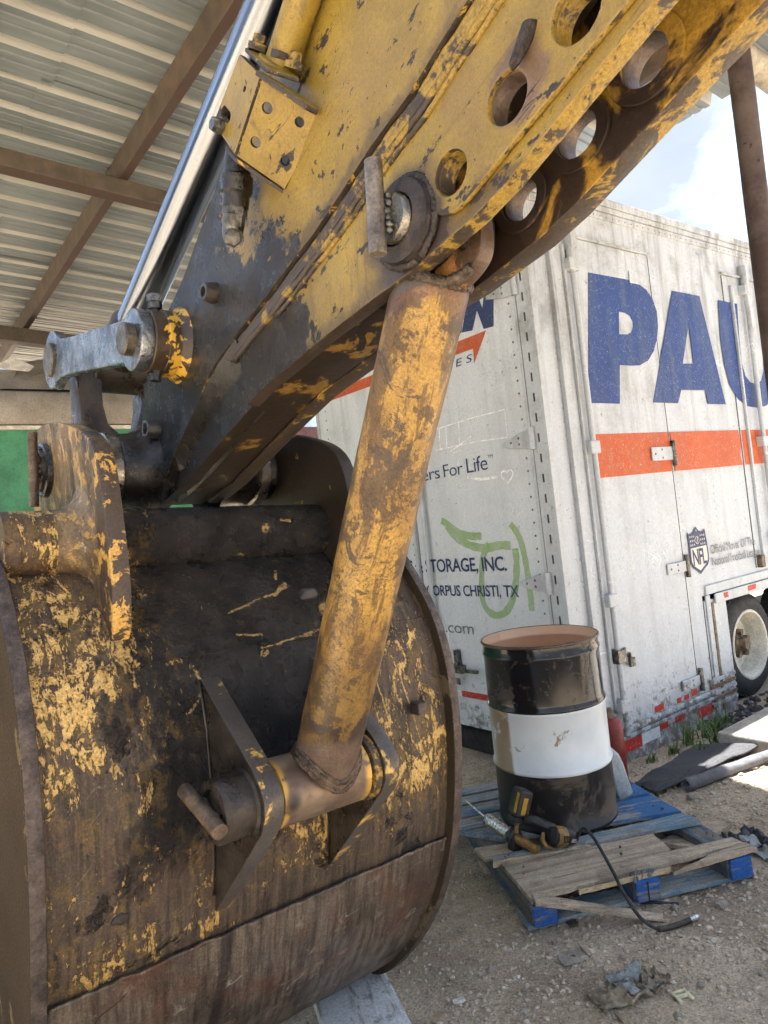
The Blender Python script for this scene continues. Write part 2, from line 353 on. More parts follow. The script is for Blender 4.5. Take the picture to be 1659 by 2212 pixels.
def grease_cast(name, a, b, gloss=(0.18, 0.5), bs=0.6, metal=0.0, sc_=14):
    g = G(name, 0.4, metal)
    c = g.mix(g.rng(g.noise(sc_, 7, 0.7), 0.3, 0.72), a, b)
    g.color(c, (150, .3))
    g.rough(g.rng(g.noise(sc_ * 0.7, 5), 0.35, 0.65, *gloss))
    g.bump(g.ma('ADD', g.noise(sc_ * 2.2, 7, 0.7), g.ma('MULTIPLY', g.noise(sc_ * 7, 4), 0.5)), bs, 0.006)
    return g.m

def yellow_boss():
    g = G('boss_paint', 0.4)
    w, s, h = g.sep()
    d = g.mix(g.noise(14, 6), (0.020, 0.014, 0.011), (0.075, 0.048, 0.026))
    pk = g.thr(g.noise(24, 7, 0.66, 0.4), g.rng(w, 0.69, 0.745, 0.66, 0.47), 0.012)
    g.color(g.mix(pk, d, g.mix(g.noise(30, 4), (0.56, 0.31, 0.03), (0.70, 0.42, 0.05))))
    g.rough(g.mix(pk, g.mix(g.noise(16), (0.22,) * 3, (0.5,) * 3), (0.5,) * 3)); g.bump(g.noise(45, 6), 0.6, 0.005)
    return g.m

MAT['head'] = None; MAT['arm'] = arm_paint(); MAT['far'] = far_plate(); MAT['bucket'] = bucket_paint(); MAT['heel'] = heel_paint()
MAT['ear'] = ear_paint(); MAT['tube'] = tube_paint(); MAT['sleeve'] = steel_sleeve(); MAT['chrome'] = chrome(); MAT['boss'] = yellow_boss()
MAT['grease'] = grease_cast('black_grease_steel', (0.007, 0.0065, 0.006), (0.028, 0.024, 0.020), (.10, .38))
MAT['cast'] = grease_cast('greasy_brown_casting', (0.012, 0.009, 0.007), (0.055, 0.042, 0.030), (0.22, 0.6))
MAT['link'] = grease_cast('oily_grey_link_steel', (0.05, 0.054, 0.060), (0.34, 0.36, 0.38), (0.16, 0.40), 0.9, 0.8, 13)
MAT['tip'] = grease_cast('oily_arm_tip', (0.030, 0.030, 0.031), (0.13, 0.13, 0.132), (0.22, 0.5), 0.7, 0.45, 12)
MAT['pin'] = grease_cast('pin_end_steel', (0.055, 0.046, 0.036), (0.17, 0.145, 0.11), (0.35, 0.6), 0.6, 0.5, 30)
MAT['shiny'] = grease_cast('shiny_seal_ring', (0.16, 0.15, 0.13), (0.42, 0.39, 0.34), (0.18, 0.35), 0.4, 0.9, 24)
MAT['rod'] = grease_cast('burnt_round_bar', (0.045, 0.040, 0.038), (0.30, 0.25, 0.20), (0.35, 0.6), 0.4, 0.5, 11)
MAT['barrust'] = grease_cast('heat_tinted_bar', (0.05, 0.034, 0.026), (0.23, 0.165, 0.11), (0.35, 0.6), 0.35, 0.4, 14)
MAT['weld'] = grease_cast('weld_bead', (0.030, 0.023, 0.018), (0.15, 0.12, 0.09), (0.25, 0.45), 0.9, 0.6, 30)
MAT['weldpin'] = grease_cast('burnt_weld_pad', (0.013, 0.010, 0.0095), (0.060, 0.046, 0.040), (0.35, 0.55), 0.7, 0.2, 22)
MAT['weldfoot'] = grease_cast('brown_weld_passes', (0.035, 0.024, 0.017), (0.16, 0.11, 0.075), (0.25, 0.5), 0.9, 0.4, 26)
MAT['rimsteel'] = grease_cast('flame_cut_edge', (0.030, 0.022, 0.019), (0.125, 0.095, 0.08), (0.4, 0.65), 0.6, 0.2, 26)
MAT['nut'] = grease_cast('dirty_zinc_nut', (0.04, 0.039, 0.036), (0.24, 0.23, 0.21), (0.22, 0.45), 0.4, 0.8, 22)
def flaky(name, dark, dark2, yel, t, scale=16, rough=.5):
    g = G(name, rough); d = g.mix(g.noise(scale * .7, 5), dark, dark2); pk = g.thr(g.noise(scale, 5, .7, .4), t, .02)
    g.color(g.mix(pk, d, g.mix(g.noise(30, 3), tuple(k * .75 for k in yel), yel)), (150, .35)); g.bump(g.noise(40, 5), .5, .004); return g.m
MAT['edge'] = flaky('dark_plate_edge', (.016, .012, .011), (.06, .045, .034), (.46, .28, .05), .60, 30)
MAT['under'] = flaky('dirty_arm_underside', (.008, .006, .005), (.034, .022, .013), (.20, .115, .022), .60, 7)
def sflaky(name, s0, s1, t0, t1, sc_=16):
    g = G(name, .5); w, s, h = g.sep(); d = g.mix(g.noise(9, 5), (.018, .013, .011), (.07, .05, .034)); pk = g.thr(g.noise(sc_, 5, .7, .4), g.rng(s, s0, s1, t0, t1, False), .03)
    g.color(g.mix(pk, d, g.mix(g.noise(24, 4), (.19, .122, .022), (.34, .22, .036))), (150, .38)); g.bump(g.noise(40, 5), .5, .004); return g.m
MAT['ridge'] = sflaky('dirty_weld_ridge', .55, 1.5, .36, .62); MAT['edgeF'] = sflaky('dark_far_plate_edge', .35, .95, .46, .62, 12); MAT['edgeY'] = sflaky('worn_yellow_plate_edge', .7, 1.35, .45, .74, 20)
MAT['lugedge'] = flaky('worn_lug_edge', (.016, .013, .011), (.12, .10, .085), (.60, .37, .09), .60, 8, .36)
MAT['sideout'] = flaky('scuffed_side_steel', (.020, .015, .011), (.075, .057, .038), (.16, .12, .07), .60, 4, .95)
_sp = MAT['sideout'].node_tree.nodes['Principled BSDF']; _sp.inputs['Specular IOR Level'].default_value = .05
MAT['head'] = flaky('orange_burnt_plate', (.035, .022, .016), (.11, .065, .04), (.36, .17, .055), .56, 9, .45)
MAT['bore'] = simple('rusty_bore', (.11, .078, .06), .5, .3, .5, 18, .4)
MAT['collar'] = flaky('worn_yellow_collar', (.03, .022, .016), (.09, .062, .035), (.44, .26, .045), .50, 22)
MAT['earfar'] = flaky('greasy_inner_ear', (.010, .007, .005), (.042, .029, .019), (.42, .26, .06), .64, 9)
MAT['hole'] = simple('dark_bore', (0.03, 0.024, 0.02), 0.6)

# ------------------------------------------------------------------ mesh helpers
def link_obj(name, me, mat, parent=None, smooth=False, auto=None):
    if mat is not None:
        me.materials.clear(); me.materials.append(MAT[mat] if isinstance(mat, str) else mat)
    o = bpy.data.objects.new(name, me); COL.objects.link(o)
    if parent is not None: o.parent = parent
    if smooth or auto:
        for p in me.polygons: p.use_smooth = True
        if auto:
            me.set_sharp_from_angle(angle=math.radians(auto))
    return o
def tag(o, label, cat, group=None, kind=None):
    if label: o['label'] = label
    if cat: o['category'] = cat
    if group: o['group'] = group
    if kind: o['kind'] = kind
    return o
def empty(name, mat4=None):
    o = bpy.data.objects.new(name, None); COL.objects.link(o); o.empty_display_size = 0.1
    if mat4 is not None: o.matrix_world = mat4
    return o
class MB:
    def __init__(s): s.v = []; s.f = []
    def add(s, vs, fs):
        k = len(s.v); s.v += [tuple(v) for v in vs]; s.f += [tuple(i + k for i in f) for f in fs]; return s
    def box(s, x0, x1, y0, y1, z0, z1, M=None, tap=0.0):
        vs = [Vector(p) for p in ((x0, y0, z0), (x1, y0, z0), (x1, y1, z0), (x0, y1, z0), (x0 + tap, y0 + tap, z1), (x1 - tap, y0 + tap, z1), (x1 - tap, y1 - tap, z1), (x0 + tap, y1 - tap, z1))]
        if M: vs = [M @ p for p in vs]
        return s.add(vs, [(3, 2, 1, 0), (4, 5, 6, 7), (0, 1, 5, 4), (1, 2, 6, 5), (2, 3, 7, 6), (3, 0, 4, 7)])
    def hexa(s, bottom, top):
        return s.add(list(bottom) + list(top), [(3, 2, 1, 0), (4, 5, 6, 7), (0, 1, 5, 4), (1, 2, 6, 5), (2, 3, 7, 6), (3, 0, 4, 7)])
    def lathe(s, p0, axis, prof, n=32, cap0=True, cap1=True, jit=0.0, ref=None):
        # prof: list of (distance along axis, radius)
        ax = Vector(axis).normalized(); p0 = Vector(p0)
        e1 = ax.orthogonal().normalized() if ref is None else (Vector(ref) - ax * ax.dot(Vector(ref))).normalized()
        e2 = ax.cross(e1)
        vs = []
        for (d, r) in prof:
            for k in range(n):
                a = 2 * math.pi * k / n
                rr = r * (1 + (random.random() - 0.5) * jit)
                vs.append(p0 + ax * d + (e1 * math.cos(a) + e2 * math.sin(a)) * rr)
        fs = []
        for i in range(len(prof) - 1):
            for k in range(n):
                fs.append((i * n + k, i * n + (k + 1) % n, (i + 1) * n + (k + 1) % n, (i + 1) * n + k))
        if cap0: fs.append(tuple(range(n - 1, -1, -1)))
        if cap1: fs.append(tuple((len(prof) - 1) * n + k for k in range(n)))
        return s.add(vs, fs)
    def cyl(s, p0, p1, r, n=24, r1=None, bev=0.0):
        p0 = Vector(p0); p1 = Vector(p1); d = (p1 - p0).length; r1 = r if r1 is None else r1
        if bev: pr = [(0, r - bev), (bev, r), (d - bev, r1), (d, r1 - bev)]
        else: pr = [(0, r), (d, r1)]
        return s.lathe(p0, p1 - p0, pr, n)
    def tube_path(s, pts, r, n=10, jit=0.0):
        pts = [Vector(p) for p in pts]; rings = []
        up = None
        for i, p in enumerate(pts):
            t = (pts[min(i + 1, len(pts) - 1)] - pts[max(i - 1, 0)]).normalized()
            if up is None: up = t.orthogonal().normalized()
            up = (up - t * t.dot(up)).normalized(); b = t.cross(up)
            rr = (r[i] if isinstance(r, (list, tuple)) else r) * (1 + (random.random() - 0.5) * jit)
            rings.append([p + (up * math.cos(2 * math.pi * k / n) + b * math.sin(2 * math.pi * k / n)) * rr for k in range(n)])
        vs = [v for q in rings for v in q]; fs = []
        for i in range(len(pts) - 1):
            for k in range(n):
                fs.append((i * n + k, i * n + (k + 1) % n, (i + 1) * n + (k + 1) % n, (i + 1) * n + k))
        fs.append(tuple(range(n - 1, -1, -1))); fs.append(tuple((len(pts) - 1) * n + k for k in range(n)))
        return s.add(vs, fs)
    def build(s, name, mat, parent=None, smooth=False, auto=None, bevel=0.0, seg=2):
        me = bpy.data.meshes.new(name); me.from_pydata([tuple(v) for v in s.v], [], s.f); me.update()
        o = link_obj(name, me, mat, parent, smooth, auto)
        if bevel:
            md = o.modifiers.new('bevel', 'BEVEL'); md.width = bevel; md.segments = seg; md.limit_method = 'ANGLE'; md.angle_limit = math.radians(40)
        return o
def curve_mesh(loops, ext, bev=0.0, res=1):
    cu = bpy.data.curves.new('c', 'CURVE'); cu.dimensions = '2D'; cu.fill_mode = 'BOTH'
    for lp in loops:
        sp = cu.splines.new('POLY'); sp.points.add(len(lp) - 1)
        for i, q in enumerate(lp): sp.points[i].co = (q[0], q[1], 0, 1)
        sp.use_cyclic_u = True
    cu.extrude = max(1e-5, ext - bev); cu.bevel_depth = bev; cu.bevel_resolution = res; cu.offset = -bev
    ob = bpy.data.objects.new('c', cu); COL.objects.link(ob)
    dg = bpy.context.evaluated_depsgraph_get(); dg.update()
    me = bpy.data.meshes.new_from_object(ob.evaluated_get(dg))
    bpy.data.objects.remove(ob); bpy.data.curves.remove(cu)
    return me
def circ(c, r, n=28, ph=0.0):
    return [(c[0] + r * math.cos(ph + 2 * math.pi * k / n), c[1] + r * math.sin(ph + 2 * math.pi * k / n)) for k in range(n)]
def smooth_loop(pts, it=2, closed=True):
    for _ in range(it):
        q = []
        n = len(pts)
        for i in range(n if closed else n - 1):
            a = pts[i]; b = pts[(i + 1) % n]
            q.append((a[0] * .75 + b[0] * .25, a[1] * .75 + b[1] * .25)); q.append((a[0] * .25 + b[0] * .75, a[1] * .25 + b[1] * .75))
        if not closed: q = [pts[0]] + q + [pts[-1]]
        pts = q
    return pts
def plate(name, outer, holes, w0, w1, mat, parent, bev=0.002, auto=35, edge=None, bores=()):
    # a plate in the (y, z) plane of its parent, from x = w0 to x = w1
    me = curve_mesh([outer] + list(holes), abs(w1 - w0) / 2, bev)
    mid = (w0 + w1) / 2
    for v in me.vertices: v.co = (v.co.z + mid, v.co.x, v.co.y)
    me.update()
    o = link_obj(name, me, mat, parent, auto=auto)
    if edge:
        me.materials.append(MAT[edge])
        for p in me.polygons:
            if abs(p.normal.x) < .9:
                p.material_index = 1
                for (bc_, br_) in bores:
                    if (Vector((p.center.y, p.center.z)) - Vector(bc_)).length < br_ * 1.12: p.material_index = 2
        if bores: me.materials.append(MAT['bore'])
    return o
def frame_plate(name, org, ex, ey, outer, holes, th, mat, parent, bev=0.001):
    ex = Vector(ex).normalized(); ey = Vector(ey); ey = (ey - ex * ex.dot(ey)).normalized(); ez = ex.cross(ey); org = Vector(org)
    me = curve_mesh([outer] + list(holes), th / 2, bev)
    for v in me.vertices: v.co = org + ex * v.co.x + ey * v.co.y + ez * v.co.z
    me.update()
    o = link_obj(name, me, mat, parent, auto=35)
    if mat == 'arm':
        me.materials.append(MAT['edge'])
        for p in me.polygons:
            if abs(p.normal.dot(ez)) < .9: p.material_index = 1
    return o
def nz(p, s=1.0): return mnoise.noise(Vector(p) * s)

# ================================================================== EXCAVATOR
exc = empty('excavator', ME)
tag(exc, 'dirty yellow excavator arm and rusty greasy bucket parked under the shed roof', 'excavator')

# ---- bucket
RIM = [(1.96, 1.70), (1.872, 1.663), (1.777, 1.55), (1.699, 1.444), (1.65, 1.313), (1.631, 1.169), (1.631, 1.025), (1.647, .879), (1.674, .729), (1.734, .567), (1.816, .422), (1.937, .272), (2.08, .140), (2.20, .095)]
RIMS = smooth_loop(RIM, 2, False)
def offs(pts, d):
    out = []
    for i, p in enumerate(pts):
        a = pts[max(0, i - 1)]; b = pts[min(len(pts) - 1, i + 1)]
        t = Vector((b[0] - a[0], b[1] - a[1])).normalized(); n = Vector((-t.y, t.x))
        if n.x < 0 and i < len(pts) * 0.75: n = -n
        elif i >= len(pts) * 0.75 and n.y < 0: n = -n
        out.append((p[0] + n.x * d, p[1] + n.y * d))
    return out
WRAP = offs(RIMS, 0.034)
BW0, BW1 = 0.247, 1.494
def sheet(name, prof, w0, w1, nw, th, mat, parent, amp=0.0, seed=0.0):
    vs, fs = [], []
    np_ = len(prof); inner = offs(prof, th)
    for layer, pr in ((0, prof), (1, inner)):
        for j in range(nw + 1):
            w = w0 + (w1 - w0) * j / nw
            for i, p in enumerate(pr):
                d = amp * (nz((w * 6 + seed, p[0] * 6, p[1] * 6)) + 0.5 * nz((w * 15, p[0] * 15, p[1] * 15 + seed))) if layer == 0 else 0
                vs.append((w, p[0] + d, p[1]))
    m = (nw + 1) * np_
    for j in range(nw):
        for i in range(np_ - 1):
            a = j * np_ + i; b = a + 1; c = a + np_ + 1; d = a + np_
            fs.append((a, b, c, d)); fs.append((m + a, m + d, m + c, m + b))
    for j in range(nw):
        for i in (0, np_ - 1):
            a = j * np_ + i; d = a + np_
            fs.append((a, d, m + d, m + a) if i == 0 else (d, a, m + a, m + d))
    for i in range(np_ - 1):
        for j in (0, nw):
            a = j * np_ + i; b = a + 1
            fs.append((b, a, m + a, m + b) if j == 0 else (a, b, m + b, m + a))
    mb = MB(); mb.add(vs, fs); return mb.build(name, mat, parent, auto=40)
bucket = sheet('bucket', WRAP, BW0 + 0.034, BW1 - 0.034, 48, 0.02, 'bucket', exc, 0.004)
# the worn heel plate over the lower back
k0 = min(range(len(WRAP)), key=lambda i: abs(WRAP[i][1] - 0.724))
heel = [(p[0], p[1]) for p in offs(WRAP, -0.012)[k0:]]
sheet('heel_plate', heel, BW0 + 0.036, BW1 - 0.036, 30, 0.011, 'heel', bucket, 0.003, 3.0)
mb = MB()
pts = [(BW0 + .04 + (BW1 - BW0 - .08) * i / 60, heel[0][0] - 0.002 + random.uniform(-.002, .002), heel[0][1] + 0.004 + random.uniform(-.003, .003)) for i in range(61)]
mb.tube_path(pts, 0.0045, 8, 0.3); mb.build('weld_seam', 'heel', bucket, smooth=True)
mb = MB()
i1 = min(range(len(WRAP)), key=lambda i: abs(WRAP[i][1] - 1.405))
pts = [(BW0 + .04 + (BW1 - BW0 - .08) * i / 60, WRAP[i1][0] + random.uniform(-.002, .001), WRAP[i1][1] + random.uniform(-.003, .003)) for i in range(61)]
mb.tube_path(pts, 0.004, 8, 0.3); mb.build('weld_seam', 'bucket', bucket, smooth=True)
SIDE = RIMS + [(2.45, .075), (2.8, .12), (2.95, .35), (2.8, 1.0), (2.55, 1.6), (2.35, 1.76), (2.1, 1.80)]
for (a, b) in ((BW0, BW0 + 0.034), (BW1 - 0.034, BW1)):
    plate('side_plate', SIDE, [], a, b, 'sideout', bucket, 0.004, 35, 'rimsteel')
mb = MB(); mb.cyl((BW0 + .034, 1.955, 1.722), (BW1 - .034, 1.955, 1.722), 0.084, 40); mb.build('torque_tube', 'bucket', bucket, auto=40)
EAR = [(1.758, 1.455), (1.724, 1.567), (1.735, 1.68), (1.746, 1.75), (1.760, 1.82), (1.775, 1.885), (1.805, 1.945), (1.86, 1.988), (1.943, 2.021), (2.092, 2.065), (2.266, 2.093), (2.36, 2.09), (2.42, 2.05), (2.45, 1.96), (2.44, 1.83), (2.38, 1.70), (2.2, 1.62), (2.0, 1.52), (1.86, 1.42)]
EARS = smooth_loop(EAR, 1)
for (a, b) in ((.477, .523), (1.215, 1.262)):
    ear = plate('ear', EARS, [], a, b, 'ear' if a < 1 else 'earfar', bucket, 0.004)
# fillet blend where the outer ear runs down to the torque tube
mb = MB(); mb.lathe((0.40, 1.955, 1.722), (1, 0, 0), [(0, .085), (.03, .088), (.055, .10), (.068, .115), (.0765, .14)], 36, False, False); mb.build('ear_fillet', 'ear', bucket, smooth=True)
# lugs for the tube
LUG = [(1.745, 1.385), (1.46, 1.178), (1.428, 1.148), (1.410, 1.115), (1.412, 1.075), (1.432, 1.040), (1.695, .785), (1.76, .80), (1.76, 1.385)]
for (a, b) in ((.672, .722), (1.010, 1.056)):
    plate('lug', LUG, [], a, b, 'cast', bucket, 0.003, 35, 'lugedge')
for x_ in (.671, .723, 1.009, 1.057):
    pw = [(x_ + (.003 if x_ in (.723, 1.057) else -.003), p[0] + .002, p[1]) for p in WRAP if .80 < p[1] < 1.375]
    mb = MB(); mb.tube_path(pw, .0045, 7, .35); mb.build('lug_weld', 'cast', bucket, smooth=True)
LP = (1.505, 1.094)
mb = MB()
mb.lathe((.594, *LP), (1, 0, 0), [(0.03, .048), (0, .050), (0, .068), (.004, .071), (.072, .071), (.0775, .078)], 40, True, False)
mb.build('lug_boss', 'cast', bucket, auto=40)
mb = MB(); mb.lathe((.988, *LP), (1, 0, 0), [(0, .072), (.002, .082), (.0215, .084)], 40, True, False); mb.build('lug_collar', 'collar', bucket, auto=40)
mb = MB(); mb.box(1.318, 1.352, 1.625, 1.668, 1.138, 1.175); mb.build('weld_stud', 'rimsteel', bucket, bevel=.005)
# lumps of caked grease and dirt
for (w_, s_, h_, r_) in ((1.03, 1.735, 1.53, .020), (.44, 1.684, .86, .012)):
    bm = bmesh.new(); bmesh.ops.create_icosphere(bm, subdivisions=3, radius=1)
    for v in bm.verts:
        f = 1 + 0.4 * nz(v.co * 1.4 + Vector((w_ * 9, 0, 0))) ; v.co = Vector((v.co.x * r_ * 1.6 * f + w_, v.co.y * r_ * .38 * f + s_, v.co.z * r_ * f + h_))
    me = bpy.data.meshes.new('grease_lump'); bm.to_mesh(me); bm.free(); link_obj('grease_lump', me, 'hole', bucket, smooth=True)

# ---- tip pin of the bucket with its welded bar
TP = (2.267, 1.951)
pin = MB(); pin.lathe((.448, *TP), (1, 0, 0), [(0, .058), (.004, .062), (.8, .062)], 36); pin = pin.build('bucket_pin', 'pin', exc, auto=40)
mb = MB(); mb.lathe((.462, *TP), (1, 0, 0), [(.012, .063), (0, .066), (-.004, .073), (0, .080), (.014, .082)], 40, False, False); mb.build('pin_collar', 'grease', pin, auto=50)
mb = MB(); mb.cyl((.425, 2.185, 2.052), (.425, 2.205, 1.838), 0.0135, 18, bev=.002); mb.build('welded_bar', 'barrust', pin, auto=40)
mb = MB()
for i in range(16):
    t = i / 15; c = (.440 + random.uniform(-.003, .003), 2.218 + random.uniform(-.006, .006), 1.99 - .085 * t)
    mb.lathe(c, (0, .3, 1), [(-.006, .002), (-.003, .007), (.003, .0075), (.006, .002)], 8, jit=.3)
mb.build('weld_bead', 'weld', pin, smooth=True)
# sleeves and seal rings between the ears
mb = MB(); mb.lathe((.524, *TP), (1, 0, 0), [(0, .098), (.008, .104), (.09, .100), (.105, .092), (.66, .092), (.675, .1), (.69, .1)], 40); mb.build('pin_sleeve', 'grease', exc, auto=40)
for x0 in (.628, 1.135):
    mb = MB(); mb.lathe((x0, *TP), (1, 0, 0), [(0, .112), (.006, .120), (.040, .120), (.046, .112)], 44, False, False); mb.build('seal_ring', 'shiny', exc, auto=40)

# ---- arm
TOP = [(-.9, 3.32), (.3, 3.32), (1.238, 2.861), (1.344, 2.794), (1.583, 2.659), (1.646, 2.630), (1.887, 2.463), (1.985, 2.415)]
TIP = [(2.06, 2.38), (2.13, 2.31), (2.20, 2.25), (2.255, 2.185), (2.31, 2.115), (2.385, 2.03), (2.40, 1.97), (2.375, 1.90), (2.32, 1.845), (2.24, 1.838)]
LOWT = [(2.02, 1.885), (1.86, 1.94), (1.73, 1.985), (1.505, 2.055), (1.216, 2.108), (1.10, 2.135)]
CORE = TOP + TIP + LOWT + [(1.04, 2.24), (.90, 2.37), (.70, 2.47), (.40, 2.63), (-.9, 3.0)]
arm = plate('arm', CORE, [], .806, .954, 'arm', exc, 0.003, 35, 'under')
PLOW = [(1.748, 2.159), (1.579, 2.218), (1.433, 2.26), (1.303, 2.302), (1.225, 2.326), (1.117, 2.368), (1.013, 2.413), (.889, 2.454), (.812, 2.492), (.743, 2.522), (.3, 2.74), (-.9, 3.12)]
UPPER = TOP + TIP[:8] + [(2.28, 1.845), (2.16, 1.875), (2.08, 1.93), (2.026, 1.972), (1.936, 2.029), (1.84, 2.095)] + PLOW
plate('side_plate', UPPER, [], .776, .8055, 'arm', arm, 0.003, 35, 'edge')
plate('side_plate', UPPER, [], .9545, .985, 'arm', arm, 0.003)
H1, H2, H3 = (.81, 2.269), (.679, 2.327), (.546, 2.377)
NLOW = [(.441, 2.325), (.578, 2.263), (.70, 2.207), (.78, 2.180), (.839, 2.168), (.94, 2.146), (1.052, 2.133), (1.216, 2.108), (1.505, 2.054), (1.73, 1.983), (1.86, 1.937), (2.02, 1.882), (2.2, 1.838)]
BRK = [(-.9, 2.72), (.1, 2.46), (.30, 2.385)] + NLOW + [(2.30, 1.90), (2.2, 1.98), (2.0, 2.05), (1.80, 2.12)] + [(p[0] - .002, p[1] + .003) for p in PLOW]
H4 = (.40, 2.45)
i_ = [p[0] for p in NLOW].index(1.505)
BRKN = [(-.9, 2.72), (.1, 2.46), (.30, 2.385)] + NLOW[:i_ + 1] + [(1.585, 2.030), (1.60, 2.10), (1.62, 2.19)] + [(p[0] - .002, p[1] + .003) for p in PLOW[2:]]
plate('bracket_plate', BRKN, [circ(H1, .037), circ(H2, .0395), circ(H3, .041), circ(H4, .041)], .790, .828, 'arm', arm, 0.003, 35, 'edgeY', ((H2, .04),))
plate('bracket_plate', BRK, [circ(H1, .037), circ(H2, .0395), circ(H3, .041), circ(H4, .041)], .960, 1.012, 'far', arm, 0.003, 35, 'edgeF', ((H1, .038), (H2, .04), (H3, .042)))
chin_hi = [(1.60, 2.205), (1.70, 2.168), (1.80, 2.118), (1.90, 2.052), (2.026, 1.968), (2.10, 1.908), (2.17, 1.868), (2.27, 1.845)]
chin_lo = [(1.60, 2.020), (1.70, 1.990), (1.80, 1.950), (1.90, 1.915), (2.03, 1.876), (2.11, 1.856), (2.19, 1.842), (2.27, 1.834)]
mb = MB(); nC = len(chin_hi)
mb.add([(.7775, a, b) for a, b in chin_hi] + [(.850, a, b) for a, b in chin_lo] + [(.85, a, b + .02) for a, b in chin_hi], [(i, nC + i, nC + i + 1, i + 1) for i in range(nC - 1)] + [(nC + i, 2 * nC + i, 2 * nC + i + 1, nC + i + 1) for i in range(nC - 1)] + [(2 * nC + i, i, i + 1, 2 * nC + i + 1) for i in range(nC - 1)] + [(0, 2 * nC, nC), (nC - 1, 2 * nC - 1, 3 * nC - 1)])
mb.build('tip_chin', 'grease', arm)
# raised doubler with rounded end round the holes
def stadium(p, q, r, n=14):
    d = Vector((q[0] - p[0], q[1] - p[1])).normalized(); b = math.atan2(d.y, d.x); out = []
    for k in range(n + 1):
        a = b + math.pi / 2 + math.pi * k / n; out.append((p[0] + r * math.cos(a), p[1] + r * math.sin(a)))
    for k in range(n + 1):
        a = b - math.pi / 2 + math.pi * k / n; out.append((q[0] + r * math.cos(a), q[1] + r * math.sin(a)))
    return out
HB = (-.3, 2.72)
plate('doubler_plate', stadium(H1, (.2, 2.525), .068), [circ(H1, .037), circ(H2, .0395), circ(H3, .041), circ(H4, .041)], .778, .7899, 'arm', arm, 0.004, 35, 'edgeY')
for c, r in ((H1, .062), (H2, .066), (H3, .068)):
    plate('hole_ring', circ(c, r, 32), [circ(c, .0415, 32)], .9525, .9599, 'far', arm, 0.002)
# weld ridges in the step between the two plates
def ridge(off, r, x, seed, s0=.35, s1=1.75):
    mb = MB(); pts = []
    L_ = [(p[0], p[1]) for p in PLOW[:-1]]
    for i in range(len(L_) - 1):
        for k in range(7):
            t = k / 7; s_ = L_[i][0] + (L_[i + 1][0] - L_[i][0]) * t; h_ = L_[i][1] + (L_[i + 1][1] - L_[i][1]) * t
            if s0 < s_ < s1: pts.append((x + .0015 * nz((s_ * 30, seed, 0)), s_ - .4 * off, h_ - .9 * off + .003 * nz((s_ * 14, seed, 3))))
    mb.tube_path(pts, r, 8, 0.25); return mb.build('weld_ridge', 'ridge', arm, smooth=True)
ridge(.010, .007, .790, 1.0); ridge(.040, .009, .790, 5.0, .35, 1.66); ridge(.058, .006, .789, 8.0, .35, 1.45)
# edge flange under the near plate rail (bars with square section, proud of the lower plate)
def rail(name, off, x0, x1, wd, s0, s1):
    mb = MB(); L_ = [p for p in PLOW[:-1]]
    q = []
    for i in range(len(L_) - 1):
        for k in range(4):
            t = k / 4; q.append((L_[i][0] + (L_[i + 1][0] - L_[i][0]) * t, L_[i][1] + (L_[i + 1][1] - L_[i][1]) * t))
    q = [(a - .4 * off, b - .9 * off) for a, b in q if s0 < a < s1]
    vs = []; fs = []
    for (a, b) in q: vs += [(x0, a, b), (x0, a - .4 * wd, b - .9 * wd), (x1, a - .4 * wd, b - .9 * wd), (x1, a, b)]
    for i in range(len(q) - 1):
        for k in range(4):
            fs.append((i * 4 + k, i * 4 + (k + 1) % 4, i * 4 + 4 + (k + 1) % 4, i * 4 + 4 + k))
    fs += [(3, 2, 1, 0), tuple(len(vs) - 4 + k for k in range(4))]
    mb.add(vs, fs); return mb.build(name, 'ridge', arm, bevel=.003)
rail('edge_rail', .018, .781, .7895, .018, .5, 1.70)
# small pads and bosses on the side
mb = MB(); mb.lathe((.742, 1.695, 2.353), (1, 0, 0), [(.02, .013), (0, .014), (0, .022), (.004, .025), (.035, .028)], 28, True, False); mb.build('hose_boss', 'cast', arm, auto=40)
mb = MB(); mb.lathe((.735, 2.14, 2.068), (1, 0, 0), [(.02, .016), (0, .018), (0, .026), (.004, .029), (.046, .031)], 28, True, False); mb.build('hose_boss', 'tip', arm, auto=40)
# flared casting that carries the tip bushing, in black grease
mb = MB(); mb.lathe((.672, *TP), (1, 0, 0), [(0, .112), (.012, .118), (.05, .122), (.085, .135), (.104, .158)], 44, True, False); mb.build('tip_boss', 'grease', arm, auto=50)
mb = MB(); mb.lathe((.985, *TP), (1, 0, 0), [(0, .158), (.03, .135), (.07, .122), (.14, .118), (.15, .112)], 44, False, True); mb.build('tip_boss', 'grease', arm, auto=50)
